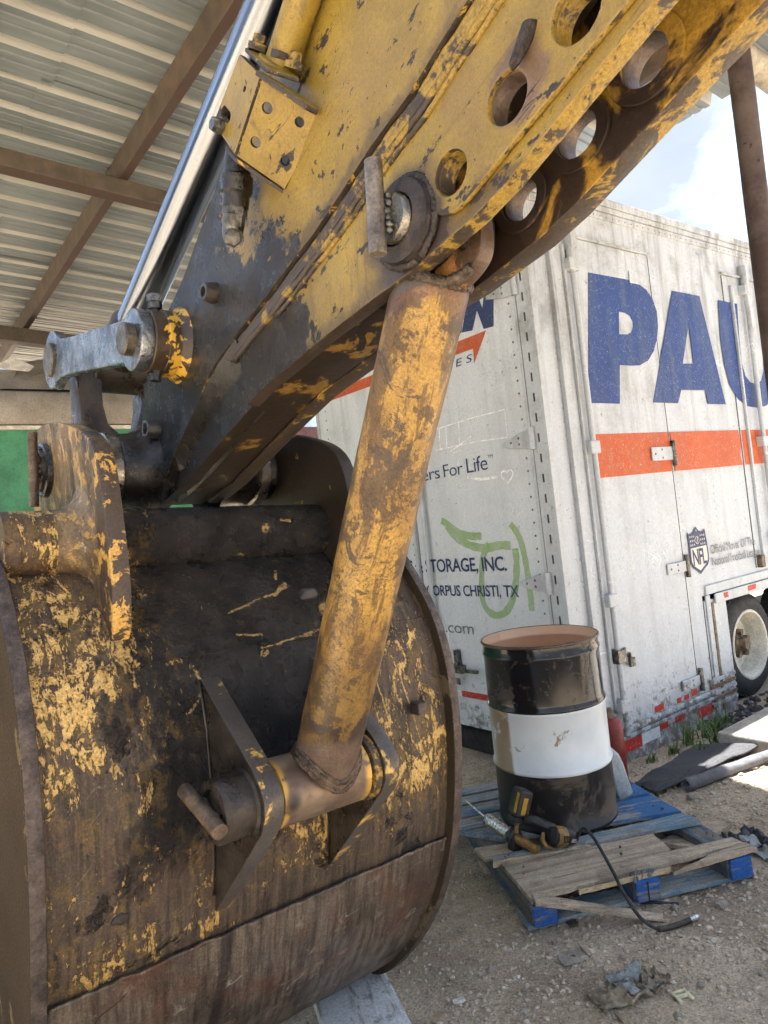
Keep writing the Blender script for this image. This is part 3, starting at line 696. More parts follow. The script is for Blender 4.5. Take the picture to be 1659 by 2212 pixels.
# ---- linkage
PA = (1.955, 2.283); PB = (2.78, 2.435)
mb = MB(); mb.lathe((.678, *PA), (1, 0, 0), [(0, .086), (.004, .090), (.040, .091), (.042, .095), (.072, .096), (.074, .092), (.085, .098), (.0985, .112)], 44, True, False); mb.build('link_boss', 'boss', arm, auto=30)
def linkshape(A, B, ra, rb, wa, wb):
    A = Vector(A); B = Vector(B); d = (B - A).normalized(); n = Vector((-d.y, d.x)); out = []
    al = math.asin(min(.99, wa / ra)); 
    for k in range(19):
        a = al + (2 * math.pi - 2 * al) * k / 18; q = A + d * ra * math.cos(a) + n * ra * math.sin(a); out.append((q.x, q.y))
    # lower side to B with a flare
    Lr = (B - A).length
    for t in (.25, .5, .7): q = A + d * Lr * t - n * (wa + (wb - wa) * t); out.append((q.x, q.y))
    q = B - d * (rb * 1.05) - n * (wb * 1.1); out.append((q.x, q.y))
    for k in range(15):
        a = math.pi + math.pi * .30 + (2 * math.pi - .60 * math.pi) * k / 14; q = B + d * rb * math.cos(a) + n * rb * math.sin(a); out.append((q.x, q.y))
    q = B - d * (rb * 1.05) + n * (wb * 1.1); out.append((q.x, q.y))
    for t in (.7, .5, .25): q = A + d * Lr * t + n * (wa + (wb - wa) * t); out.append((q.x, q.y))
    return out
LK = linkshape(PA, PB, .088, .108, .062, .064)
lk1 = plate('link', LK, [], .640, .677, 'link', exc, 0.005)
lk2 = plate('link', LK, [], 1.085, 1.12, 'link', exc, 0.005)
mb = MB(); mb.lathe((.612, *PA), (1, 0, 0), [(0, .042), (.004, .046), (.028, .046)], 32, True, False); mb.build('pin_end', 'pin', lk1, auto=40)
mb = MB(); mb.lathe((.626, *PB), (1, 0, 0), [(0, .060), (.004, .064), (.014, .064)], 32, True, False); mb.build('pin_end', 'pin', lk1, auto=40)
mb = MB(); mb.cyl((.677, *PB), (1.085, *PB), .052, 28); mb.build('link_pin', 'grease', lk1, auto=40)
# nuts on top of the link boss
mb = MB(); mb.lathe((.715, 1.955, 2.372), (0, 0, 1), [(0, .011), (.010, .011), (.010, .021), (.028, .021), (.030, .019), (.030, .022), (.050, .022), (.053, .018)], 6); mb.build('lock_nut', 'nut', arm)
mb = MB(); mb.lathe((.700, 1.945, 2.168), (.1, 0, 1), [(0, .016), (.03, .018)], 6); mb.build('lock_nut', 'grease', arm)
# H-shaped bucket link
ML = Matrix.Identity(3)
hs = [(.712, 1.80), (.712, 2.43), (.75, 2.50), (.796, 2.46), (.800, 2.26), (.815, 2.19), (.855, 2.155), (.875, 2.152), (.895, 2.155), (.935, 2.19), (.950, 2.26), (.954, 2.46), (1.0, 2.50), (1.038, 2.43), (1.038, 1.80), (.95, 1.80), (.93, 1.92), (.875, 1.95), (.82, 1.92), (.80, 1.80)]
frame_plate('bucket_link', (0, 2.77, 0), (1, 0, 0), (0, 0, 1), hs, [], .13, 'cast', exc, .012)
# ---- cylinder rod
RA = Vector((.875, 1.47, 3.055)); RB = Vector((.875, 2.78, 2.435)); RD = (RB - RA).normalized()
mb = MB(); mb.cyl(RA - RD * 1.2, RB - RD * .1, .063, 48); mb.build('cylinder_rod', 'chrome', exc, auto=40)
mb = MB(); mb.lathe((.77, *PB), (1, 0, 0), [(0, .10), (.006, .106), (.204, .106), (.21, .10)], 40); mb.lathe(RB - RD * .26, RD, [(0, .062), (.02, .078), (.2, .085)], 32, jit=.05)
mb.build('rod_eye', 'cast', exc, auto=40)
mb = MB(); mb.cyl(RA - RD * 1.25, RA - RD * 2.6, .095, 40); mb.build('cylinder_barrel', 'arm', exc, auto=40)
# ---- welded tube between arm bracket and bucket lugs
UP = (.935, 2.235); WM = .876
TA = Vector((WM, *UP)); TB = Vector((WM, 1.492, 1.10)); TD = (TB - TA).normalized(); TL = (TB - TA).length
def clip_tube():
    # tube cut to sit on the sleeve at its foot
    n = 56; vs = []; rows = 40; e1 = Vector((1, 0, 0)); e2 = TD.cross(e1).normalized()
    for i in range(rows + 1):
        for k in range(n):
            a = 2 * math.pi * k / n; rv = (e1 * math.cos(a) + e2 * math.sin(a)) * .0765
            end = TL - math.sqrt(max(0, .081 ** 2 - (0.0755 * math.sin(a)) ** 2)) * .92
            d = .080 + (end - .080) * i / rows
            q = TA + TD * d + rv; q += rv.normalized() * .0016 * (nz(q * 9) + .5 * nz(q * 22))
            vs.append(q)
    fs = [(i * n + k, i * n + (k + 1) % n, (i + 1) * n + (k + 1) % n, (i + 1) * n + k) for i in range(rows) for k in range(n)]
    fs.append(tuple(range(n - 1, -1, -1)))
    mb = MB(); mb.add(vs, fs); return mb.build('support_tube', 'tube', exc, smooth=True), vs[-n:]
stube, foot = clip_tube()
head = smooth_loop([(.822, 2.20), (.826, 2.158), (.85, 2.135), (.90, 2.115), (1.0, 2.13), (1.03, 2.17), (1.02, 2.28), (.95, 2.325), (.87, 2.31), (.83, 2.25)], 2)
plate('tube_head', head, [circ((.869, 2.189), .0135, 20), circ(UP, .045)], .858, .894, 'head', stube, .003)
mb = MB(); mb.cyl((.84, *UP), (.948, *UP), .068, 32); mb.build('tube_bushing', 'weldpin', stube, auto=40)
def weld_ring(name, pts, r, mat, parent, closed=True):
    P = [Vector(p) for p in pts]; N_ = len(P); path = []; rad = []; k = 0
    for i in range(N_ if closed else N_ - 1):
        p = P[i]; q = P[(i + 1) % N_]; st = max(1, int((q - p).length / (r * .28)))
        for j in range(st):
            path.append(p.lerp(q, j / st) + Vector((nz((k * .11, 1, 0)), nz((k * .11, 5, 0)), nz((k * .11, 9, 0)))) * r * .25)
            rad.append(r * (1 + .10 * ((k % 4) - 1.5) / 1.5 + .28 * nz((k * .07, 3, r * 99)))); k += 1
    path.append(path[0] if closed else P[-1]); rad.append(rad[0] if closed else rad[-1] * .5)
    mb = MB(); mb.tube_path(path, rad, 8); return mb.build(name, mat, parent, smooth=True)
weld_ring('weld_bead', foot, .008, 'weldfoot', stube)
weld_ring('weld_bead', [Vector(p) + TD * -.014 + (Vector(p) - (TA + TD * (Vector(p) - TA).dot(TD))) * -.015 for p in foot], .0065, 'weldfoot', stube)
for kk in (1, 2, 3):
    weld_ring('weld_bead', [Vector(p) + TD * (-.012 * kk + .016) + (Vector(p) - (TA + TD * (Vector(p) - TA).dot(TD))) * (.10 - .035 * kk) for p in foot], .006, 'weldfoot', stube)
top = [TA + TD * .086 + (Vector((1, 0, 0)) * math.cos(2 * math.pi * k / 40) + TD.cross(Vector((1, 0, 0))).normalized() * math.sin(2 * math.pi * k / 40)) * .070 for k in range(40)]
weld_ring('weld_bead', top, .013, 'weld', stube)
hw = [(.856, .852, 2.136), (.854, .88, 2.128), (.854, .92, 2.128), (.854, .96, 2.12), (.855, 1.0, 2.13), (.855, 1.04, 2.145)]
mb = MB()
mb.build
weld_ring('weld_bead', hw, .011, 'weld', stube, False)
# sleeve over the lug pin
mb = MB(); mb.lathe((.730, *LP), (1, 0, 0), [(0, .074), (.004, .079), (.250, .079), (.254, .074)], 52); mb.build('tube_sleeve', 'sleeve', stube, auto=40)
mb = MB(); mb.lathe((.752, 1.4345, 1.092), (.1, -1, .05), [(-.004, .005), (.001, .0055), (.005, .004), (.006, .001)], 12); mb.build('grease_nipple', 'nut', stube, smooth=True)
lp = MB(); lp.cyl((.606, *LP), (1.06, *LP), .046, 30); lp = lp.build('lug_pin', 'pin', exc, auto=40)
mb = MB(); mb.cyl((.573, 1.603, 1.128), (.573, 1.424, 1.078), .0175, 20, bev=.0015); mb.build('welded_bar', 'barrust', lp, auto=40)
weld_ring('weld_bead', [(.592, 1.54, 1.115), (.590, 1.515, 1.106), (.589, 1.49, 1.098), (.591, 1.465, 1.09)], .010, 'grease', lp, False)
# ---- pin at the top of the tube
bp = MB(); bp.lathe((.742, *UP), (1, 0, 0), [(0, .040), (.005, .044), (.30, .044)], 36); bp = bp.build('bracket_pin', 'shiny', exc, auto=40)
mb = MB(); mb.lathe((.756, *UP), (1, 0, 0), [(.004, .046), (0, .048), (0, .050), (.003, .053), (.006, .064), (.009, .074), (.0335, .080)], 48, False, False); mb.build('weld_pad', 'weldpin', bp, auto=50)
mb = MB(); mb.cyl((.722, .942, 2.338), (.722, .948, 2.168), .0165, 20, bev=.0015); mb.build('welded_bar', 'rod', bp, auto=40)
mb = MB()
for i in range(6):
    mb.lathe((.737 + random.uniform(-.002, .002), .930 + random.uniform(-.003, .003), 2.270 - .0125 * i + random.uniform(-.002, .002)), (0, random.uniform(-.3, .4), 1), [(-.007, .002), (-.003, .0055 + random.random() * .003), (.003, .006 + random.random() * .002), (.007, .002)], 9, jit=.3)
mb.build('weld_bead', 'nut', bp, smooth=True)
weld_ring('weld_bead', [(.783, UP[0] + .079 * math.cos(a * math.pi / 24), UP[1] + .079 * math.sin(a * math.pi / 24)) for a in range(-14, 34)], .0085, 'weldpin', bp, False)
mb = MB(); mb.cyl((1.01, *UP), (1.06, *UP), .040, 24); mb.build('pin_end', 'pin', bp, auto=40)
mb = MB(); mb.hexa([(.765, .655, 2.345), (.765, .635, 2.35), (.790, .605, 2.41), (.790, .63, 2.42)], [(.750, .65, 2.352), (.750, .64, 2.354), (.764, .612, 2.408), (.764, .627, 2.412)])
mb.build('weld_lump', 'weldpin', arm, bevel=.006)
# ---- valve guard bracket on the side plate
V = lambda w, s, h: Vector((w, s, h))
guard = MB()
A1, A2, A3, A4 = V(.68, 1.441, 2.653), V(.68, 1.302, 2.734), V(.68, 1.222, 2.640), V(.68, 1.352, 2.535)
B3, B4 = V(.776, 1.150, 2.545), V(.776, 1.318, 2.470)
def quad_plate(name, p0, p1, p2, p3, th, mat, parent, holes=()):
    ex = (p1 - p0); lx = ex.length; exn = ex.normalized(); ey = (p3 - p0); ey = (ey - exn * exn.dot(ey)).normalized()
    lo = [((q - p0).dot(exn), (q - p0).dot(ey)) for q in (p0, p1, p2, p3)]
    return frame_plate(name, p0, exn, ey, lo, holes, th, mat, parent, .0015)
vg = quad_plate('valve_guard', A4, A3, A2, A1, .016, 'arm', exc, [stadium((.045, .085), (.045, .115), .012, 8), circ((.12, .05), .006, 10)])
quad_plate('guard_web', A4, A3, B3, B4, .014, 'arm', vg, [circ((.045, .028), .011, 14), circ((.118, .028), .011, 14), circ((.04, .10), .010, 14), circ((.125, .10), .010, 14)])
quad_plate('guard_flange', A3 + V(0, -.012, .006), A2 + V(0, -.012, .006), A2 + V(.06, -.02, -.01), A3 + V(.06, -.04, -.01), .009, 'arm', vg)
quad_plate('guard_flange', A4 + V(0, .01, -.006), A4 + V(.0, .055, .045), B4 + V(0, .045, .05), B4 + V(0, .01, -.004), .009, 'arm', vg)
tl = [(0, 0), (.05, .018), (.10, .026), (.135, .018), (.15, -.006), (.13, -.024), (0, -.016)]
frame_plate('guard_lip', A3 + V(-.004, .01, .012), (B3 - A3), (A2 - A3), tl, [], .012, 'arm', vg, .003)
bolt_spots = ((.668, 1.40, 2.622), (.700, 1.268, 2.742), (.722, 1.215, 2.70), (.735, 1.185, 2.665))
for i, c in enumerate(bolt_spots):
    mb = MB()
    if i == 0: mb.lathe((c[0] - .022, c[1], c[2]), (1, 0, 0), [(0, .015), (.012, .018), (.024, .018)], 6)
    else: mb.lathe(c, (0, -.55, .83), [(-.01, .022), (.004, .022), (.004, .014), (.02, .014), (.022, .012)], 6)
    mb.build('guard_bolt', 'ridge' if i else 'nut', vg)
mb = MB(); mb.cyl((.738, 1.245, 2.695), (.738, .75, 3.115), .036, 32); mb.build('oil_line', 'arm', exc, auto=40)
mb = MB(); mb.lathe((.738, 1.25, 2.691), (0, -.762, .647), [(0, .050), (.012, .050), (.014, .046)], 28); mb.build('line_flange', 'arm', vg, auto=40)
# ---- hose fitting hanging below the guard
ft = MB(); ft.lathe((.722, 1.425, 2.585), (0, .25, -.97), [(0, .030), (.045, .032), (.050, .038), (.085, .037), (.090, .032), (.12, .031)], 26); ft = ft.build('hose_fitting', 'grease', exc, auto=40)
mb = MB(); mb.lathe((.72, 1.452, 2.475), (0, .3, -.95), [(0, .029), (.022, .030), (.022, .027), (.05, .026)], 6); mb.build('swivel_nut', 'nut', ft)
mb = MB(); mb.tube_path([(.72, 1.463, 2.44), (.72, 1.472, 2.418), (.718, 1.468, 2.402), (.712, 1.452, 2.392)], [.026, .025, .024, .023], 14); mb.build('elbow', 'nut', ft, auto=50)
mb = MB(); mb.lathe((.708, 1.455, 2.394), (-.35, -.85, -.35), [(0, .021), (.03, .021), (.032, .018)], 6); mb.build('elbow_nut', 'nut', ft)

# ================================================================== SETTING MATERIALS
def dirt_mat():
    g = G('packed_dirt', 0.92, 0, 0.2)
    c = g.mix(g.rng(g.noise(1.6, 7, 0.6), 0.32, 0.68), (0.46, 0.365, 0.255), (0.62, 0.51, 0.375))
    c = g.mix(g.rng(g.noise(7, 7, 0.65), 0.45, 0.7, 0, 0.6), c, (0.32, 0.25, 0.18))
    c = g.mix(g.rng(g.noise(60, 6, 0.75), 0.52, 0.70, 0, 0.7), c, (0.58, 0.50, 0.40))
    c = g.mix(g.rng(g.noise(130, 4, 0.7), 0.60, 0.72, 0, 0.6), c, (0.12, 0.09, 0.068))
    c = g.mix(g.thr(g.vor(160), 0.10, 0.03), g.mix(0.7, c, (0.40, 0.35, 0.29)), c)
    # oil-dark patch under the pallet and by the bucket
    c = g.mix(g.rng(g.noise(1.1, 5, .65, .6), .50, .62, 0, .55), c, (0.25, 0.19, 0.135))
    g.color(c, (90, .35))
    hh = g.ma('ADD', g.noise(28, 8, 0.7), g.ma('ADD', g.ma('MULTIPLY', g.noise(110, 5, 0.7), 0.6), g.ma('MULTIPLY', g.rng(g.vor(70), 0, .45, 1, 0), 0.35)))
    g.bump(hh, 1.0, 0.016)
    return g.m
def trailer_mat(name, base, grime, streak):
    g = G(name, 0.5, 0, 0.4)
    x, y, z = g.sep()
    c = g.mix(g.rng(g.noise(2.2, 6, 0.6), 0.3, 0.7), tuple(k * 0.9 for k in base), base)
    sv = g.sc((9, 9, 0.7))
    st = g.rng(g.noise(1.0, 7, 0.68, 0.4, v=sv), 0.44, 0.72)
    up = g.rng(z, 1.2, 3.9, 0.25, 1.0)
    c = g.mix(g.ma('MULTIPLY', g.ma('MULTIPLY', st, up), streak), c, grime)
    bl = g.rng(g.noise(3.0, 8, 0.7), 0.46, 0.70)
    c = g.mix(g.ma('MULTIPLY', g.ma('MULTIPLY', bl, up), streak * 0.85), c, tuple(k * 0.9 for k in grime))
    sp = g.thr(g.noise(60, 4, 0.75), 0.60, 0.05)
    c = g.mix(g.ma('MULTIPLY', g.ma('MULTIPLY', sp, 0.5), g.rng(g.noise(2.2, 4), .46, .66)), c, (0.15, 0.14, 0.12))
    mid = g.thr(g.noise(22, 5, 0.7, .4), 0.655, 0.02)
    c = g.mix(g.ma('MULTIPLY', mid, 0.6), c, (0.16, 0.14, 0.11))
    scr = g.ma('MULTIPLY', g.line(g.noise(3.2, 2, 0.5, 1.2), 0.004), g.rng(g.noise(2, 2), 0.52, 0.6))
    c = g.mix(g.ma('MULTIPLY', scr, 0.6), c, (0.88, 0.88, 0.86))
    # mud low on the skirt
    mz = g.ma('ADD', z, g.ma('MULTIPLY', g.ma('SUBTRACT', g.noise(6, 7, 0.7), 0.5), 0.9))
    md = g.thr(g.noise(14, 7, 0.7, 0.4), g.rng(mz, 0.0, 0.75, 0.46, 0.84, False), 0.10)
    c = g.mix(g.ma('MULTIPLY', md, 0.85), c, (0.13, 0.10, 0.07))
    g.color(c, (55, .09)); g.rough(g.rng(g.noise(5, 4), 0.3, 0.7, 0.38, 0.62))
    g.bump(g.ma('ADD', g.noise(1.9, 3), g.ma('MULTIPLY', g.noise(40, 4), 0.06)), 0.45, 0.03)
    return g.m
def decal(name, col, wear, fade=None, t=0.66):
    g = G(name, 0.5, 0, 0.4)
    c = g.mix(g.rng(g.noise(3, 5), 0.3, 0.7), tuple(k * .85 for k in col), col)
    if fade: c = g.mix(g.rng(g.noise(1.0, 5, 0.6, v=g.sc((7, 7, 0.7))), 0.42, 0.68, 0, 0.6), c, fade)
    ck = g.ma('MULTIPLY', g.line(g.noise(14, 3, 0.6, 0.6), 0.012), 0.25)
    c = g.mix(ck, c, wear)
    c = g.mix(g.thr(g.noise(40, 6, 0.7), t, 0.02), c, wear)
    g.color(c, (60, .12)); g.bump(g.noise(30, 4), 0.1, 0.002)
    return g.m
def wood_mat(name, a, b, paint=None, cov=0.5, along='x', xr=None):
    g = G(name, 0.8, 0, 0.25)
    sv = g.sc((1.6, 34, 34) if along == 'x' else (34, 1.6, 34))
    gr = g.noise(1.0, 7, 0.7, 0.35, v=sv)
    c = g.mix(g.rng(gr, 0.3, 0.7), a, b)
    c = g.mix(g.ma('MULTIPLY', g.line(g.noise(1.0, 4, 0.6, 0.3, v=g.sc((0.8, 18, 18) if along == 'x' else (18, .8, 18))), 0.012), .6), c, tuple(k * .5 for k in a))
    c = g.mix(g.rng(g.noise(5, 6, 0.6), 0.52, 0.7, 0, 0.5), c, tuple(k * .6 for k in a))
    if paint:
        if xr: cov = g.rng(g.sep()[0], xr[0], xr[1], cov, xr[2])
        pk = g.thr(g.noise(1.0, 7, 0.7, 0.3, v=g.sc((5, 26, 26) if along == 'x' else (26, 5, 26))), g.ma('SUBTRACT', 1.0, cov), 0.06)
        pc = g.mix(g.noise(9, 5), tuple(k * .75 for k in paint), paint)
        c = g.mix(pk, c, pc)
    c = g.mix(g.rng(g.noise(11, 6, .7), 0.56, 0.7, 0, 0.7), c, (0.16, 0.125, 0.09))
    g.color(c, (110, .25)); g.bump(g.ma('ADD', gr, g.ma('MULTIPLY', g.noise(60, 5), .3)), 0.6, 0.005)
    return g.m
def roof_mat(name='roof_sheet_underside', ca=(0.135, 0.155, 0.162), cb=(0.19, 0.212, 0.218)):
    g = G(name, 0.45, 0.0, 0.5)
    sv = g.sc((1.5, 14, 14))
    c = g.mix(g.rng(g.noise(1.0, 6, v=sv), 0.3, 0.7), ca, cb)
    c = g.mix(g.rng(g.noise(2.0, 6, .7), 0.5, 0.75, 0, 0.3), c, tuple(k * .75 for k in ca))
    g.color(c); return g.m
def primer_mat():
    g = G('rusty_red_oxide_steel', 0.65, 0.0, 0.4)
    c = g.mix(g.rng(g.noise(7, 7, .7), 0.35, 0.7), (0.050, 0.030, 0.024), (0.105, 0.075, 0.060))
    c = g.mix(g.rng(g.noise(2.5, 6, .7, .4), 0.5, 0.68, 0, 0.6), c, (0.125, 0.095, 0.078))
    c = g.mix(g.thr(g.noise(30, 5), .66, .03), c, (0.03, 0.018, 0.014))
    g.color(c); g.bump(g.noise(40, 6), .3, .003); return g.m
def purlin_mat():
    g = G('tan_and_rust_steel', .6)
    x, y, z = g.sep(); n = g.noise(9, 5, .7)
    c = g.mix(g.rng(n, .3, .7), (.052, .040, .029), (.098, .076, .054))
    c = g.mix(g.rng(g.noise(4, 5, .7, .5), .5, .7, 0, .8), c, (.14, .085, .055))
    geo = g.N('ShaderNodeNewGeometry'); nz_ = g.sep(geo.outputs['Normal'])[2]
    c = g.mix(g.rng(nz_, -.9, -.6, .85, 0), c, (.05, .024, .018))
    g.color(c); g.bump(g.noise(40, 5), .3, .003); return g.m
MAT['purlin'] = purlin_mat(); MAT['dirt'] = dirt_mat(); MAT['side'] = trailer_mat('weathered_white_trailer_side', (0.53, 0.565, 0.60), (0.22, 0.22, 0.20), 0.85)
MAT['rear'] = trailer_mat('weathered_grey_trailer_doors', (0.63, 0.665, 0.69), (0.38, 0.395, 0.40), 0.65)
MAT['trim'] = trailer_mat('weathered_trailer_trim', (0.52, 0.55, 0.575), (0.17, 0.16, 0.135), 0.8)
MAT['rivet'] = simple('rivet_heads', (0.50, 0.49, 0.46), 0.45, 0.3)
MAT['rivdark'] = simple('rusty_rivets', (0.17, 0.155, 0.135), 0.6)
MAT['blue_d'] = decal('faded_blue_lettering', (0.018, 0.050, 0.20), (0.36, 0.37, 0.39), (0.075, 0.10, 0.165), .67)
MAT['navy_d'] = decal('navy_lettering', (0.022, 0.040, 0.115), (0.30, 0.31, 0.32), None, .70)
MAT['orange_d'] = decal('orange_stripe', (0.50, 0.085, 0.016), (0.52, 0.44, 0.36), (0.40, 0.105, 0.04), .66)
MAT['grey_d'] = decal('grey_small_lettering', (0.16, 0.165, 0.18), (0.5, 0.5, 0.5), None, .58)
MAT['cream_d'] = decal('cream_print', (0.66, 0.62, 0.55), (0.5, 0.5, 0.5))
MAT['red_d'] = decal('red_reflective_tape', (0.50, 0.035, 0.022), (0.55, 0.50, 0.46), None, .62)
MAT['white_d'] = decal('white_reflective_tape', (0.74, 0.76, 0.75), (0.40, 0.37, 0.32), None, .62)
MAT['chalk'] = simple('chalk_lines', (0.80, 0.81, 0.80), .9)
MAT['green_d'] = decal('green_spray_paint', (0.36, 0.56, 0.20), (0.55, 0.57, 0.55), (0.46, 0.56, 0.38), .60)
_g = MAT['green_d'].node_tree; _g.nodes['Principled BSDF'].inputs['Alpha'].default_value = .62
MAT['seam'] = simple('dirty_black_seam', (0.055, 0.048, 0.038), .8)
MAT['rubber'] = simple('black_rubber', (0.028, 0.028, 0.029), .75, 0, .35, 18, .4)
MAT['wheelrim'] = simple('cream_wheel_rim', (0.62, 0.585, 0.49), .5, 0, .18, 9)
MAT['hub'] = simple('rusty_hub', (0.16, 0.115, 0.075), .6, .3, .5, 25, .5)
MAT['dark'] = simple('dark_underside', (0.022, 0.020, 0.018), .8)
MAT['roof'] = roof_mat(); MAT['roofrib'] = roof_mat('cream_lit_roof_ribs', (.36, .36, .335), (.50, .495, .46)); MAT['primer'] = primer_mat()  # rib material: paler copy of the sheet, with the light on the ribs painted in
MAT['beam'] = simple('beige_painted_steel', (0.33, 0.29, 0.22), .6, 0, .3, 9, .3)
MAT['green'] = simple('green_painted_sheet', (0.05, 0.215, 0.105), .45, 0, .3, 4, .2)
MAT['beige'] = simple('beige_sheet', (0.29, 0.255, 0.205), .7, 0, .22, 3, .3)
MAT['offwhite'] = simple('off_white_trim', (0.62, 0.58, 0.50), .6)
MAT['wood'] = wood_mat('weathered_pallet_wood', (0.27, 0.21, 0.145), (0.50, 0.41, 0.305))
MAT['woodend'] = wood_mat('raw_split_wood', (0.42, 0.31, 0.19), (0.62, 0.49, 0.32))
MAT['blue'] = wood_mat('worn_blue_painted_wood', (0.19, 0.20, 0.20), (0.34, 0.35, 0.33), (0.055, 0.165, 0.36), .43, 'x', (.6, .95, .62))
MAT['stringer'] = wood_mat('dark_blue_grey_stringer', (.10, .095, .085), (.20, .19, .17), (.05, .10, .19), .45, 'y')
MAT['bluefull'] = wood_mat('bright_blue_painted_wood', (0.12, 0.12, 0.13), (0.25, 0.24, 0.22), (0.028, 0.105, 0.34), .54)
MAT['bluegrey'] = wood_mat('faded_blue_grey_wood', (0.20, 0.21, 0.205), (0.37, 0.375, 0.35), (0.14, 0.235, 0.32), .44, 'x', (.6, .95, .56))
MAT['plank'] = wood_mat('white_smeared_plank', (0.30, 0.26, 0.21), (0.52, 0.48, 0.42), (0.74, 0.74, 0.72), .60, 'y')
MAT['concrete'] = simple('concrete', (0.31, 0.285, 0.245), .9, 0, .22, 7, .5)
def drum_black(name, mud):
    g = G(name, 0.25, 0, 0.5)
    m = g.thr(g.noise(6, 8, 0.7, 0.6), 0.60 if not mud else 0.56, 0.05)
    fine = g.thr(g.noise(22, 7, .7), .62, .04)
    k = g.ma('MAXIMUM', m, g.ma('MULTIPLY', fine, .6))
    g.color(g.mix(g.ma('MULTIPLY', k, .75 if mud else .5), (0.011, 0.011, 0.013), (0.105, 0.083, 0.06)))
    g.rough(g.mix(k, (0.16 if not mud else .38,) * 3, (.75,) * 3)); g.bump(g.noise(9, 5), .12, .01)
    return g.m
MAT['drumb'] = drum_black('glossy_black_drum', False); MAT['drumm'] = drum_black('muddy_black_drum', True)
def drum_white():
    g = G('white_drum_band', .35)
    x, y, z = g.sep()
    c = g.mix(g.rng(g.noise(4, 5), .3, .7), (0.56, 0.62, 0.66), (0.66, 0.72, 0.755))
    c = g.mix(g.thr(g.noise(9, 7, .7, .4), .66, .03), c, (0.30, 0.23, 0.15))
    tapeb = g.ma('MULTIPLY', g.box(x, -.30, -.225, .006), g.rng(y, -.10, .05, 1, 0))
    c = g.mix(g.ma('MULTIPLY', tapeb, g.thr(g.noise(12, 5), .36, .05)), c, (0.29, 0.22, 0.145))
    g.color(c); g.bump(g.noise(9, 5), .1, .01); return g.m
MAT['drumw'] = drum_white()
_g = G('tan_drum_lining', .38); _g.color(_g.mix(_g.rng(_g.noise(3, 4), .3, .7), (.78, .47, .28), (.88, .57, .36))); MAT['copper'] = _g.m
MAT['jug'] = simple('grey_plastic_jug', (0.33, 0.38, 0.40), .4, 0, .12, 6, .1)
MAT['redcyl'] = simple('red_painted_steel', (0.19, 0.018, 0.016), .4, 0, .25, 9, .15)
MAT['mat'] = simple('charcoal_carpet', (0.060, 0.060, 0.065), .95, 0, .45, 90, .9)
MAT['matback'] = simple('grey_rubber_backing', (0.105, 0.105, 0.11), .6, 0, .25, 14, .2)
MAT['toolb'] = simple('black_tool_plastic', (0.020, 0.020, 0.021), .5, 0, .35, 30, .3)
MAT['tooly'] = simple('yellow_tool_plastic', (0.42, 0.235, 0.012), .45, 0, .2, 30, .2)
MAT['toolo'] = simple('grimy_yellow_casting', (0.22, 0.12, 0.032), .5, 0, .5, 40, .3)
MAT['alu'] = simple('scuffed_aluminium', (0.55, 0.55, 0.54), .28, .95, .25, 40, .3)
MAT['rag'] = simple('blue_shop_towel', (0.27, 0.285, 0.28), .9, 0, .35, 20, .4)
MAT['ragd'] = simple('dirty_shop_towel', (0.23, 0.185, 0.125), .9, 0, .4, 14, .4)
MAT['ragk'] = simple('black_oily_rag', (0.025, 0.028, 0.034), .6, 0, .4, 14, .4)
MAT['stone'] = simple('gravel_stone', (0.31, 0.265, 0.21), .9, 0, .45, 14, .5)
MAT['stoned'] = simple('dark_asphalt_rubble', (0.060, 0.058, 0.056), .85, 0, .4, 14, .6)
MAT['grass'] = simple('weed_green', (0.095, 0.155, 0.032), .6, 0, .35, 8, .1)
MAT['leaf'] = simple('dry_leaf', (0.30, 0.225, 0.145), .85, 0, .3, 14, .3)
MAT['ivory'] = simple('ivory_plastic', (0.66, 0.60, 0.40), .5)

# ================================================================== GROUND
def gh(x, y):
    p = Vector((x, y, 0)) - TO; t2 = p.dot(T2); t1 = p.dot(T1)
    dip = -0.10 * max(0, min(1, (t2 + 0.75) / 0.65))
    rut = 0.012 * mnoise.noise(Vector((x * .9 - y * .5, (y * .9 + x * .5) * 7, 5)))
    n = rut + 0.012 * mnoise.noise(Vector((x * 1.3, y * 1.3, 0))) + 0.008 * mnoise.noise(Vector((x * 4.5, y * 4.5, 3)))
    near = max(0.15, min(1, 8 / (1 + abs(x) + abs(y))))
    return dip + n * near - 0.006
def axis_lines(lo, hi, c, dense, nd, nf):
    a = [c - dense + 2 * dense * i / nd for i in range(nd + 1)]
    out = []
    for i in range(nf, 0, -1): out.append(c - dense - (c - dense - lo) * (i / nf) ** 2.6)
    out += a
    for i in range(1, nf + 1): out.append(c + dense + (hi - c - dense) * (i / nf) ** 2.6)
    return out
gx = axis_lines(-260, 260, 1.2, 3.2, 150, 20); gy = axis_lines(-260, 260, 3.8, 3.2, 150, 20)
mb = MB(); nx = len(gx)
mb.add([(x, y, gh(x, y)) for y in gy for x in gx], [(j * nx + i, j * nx + i + 1, (j + 1) * nx + i + 1, (j + 1) * nx + i) for j in range(len(gy) - 1) for i in range(nx - 1)])
o = mb.build('ground', 'dirt', None, smooth=True); tag(o, 'packed brown dirt yard with small stones', None, None, 'structure')
# concrete slab by the trailer wheel
sl = MB()
sl.box(.78, 4.5, -3.2, -.46, -.12, .095, MT)
o = sl.build('concrete_slab', 'concrete', None, bevel=.012); tag(o, 'pale concrete slab edge in front of the trailer wheel', None, None, 'structure')

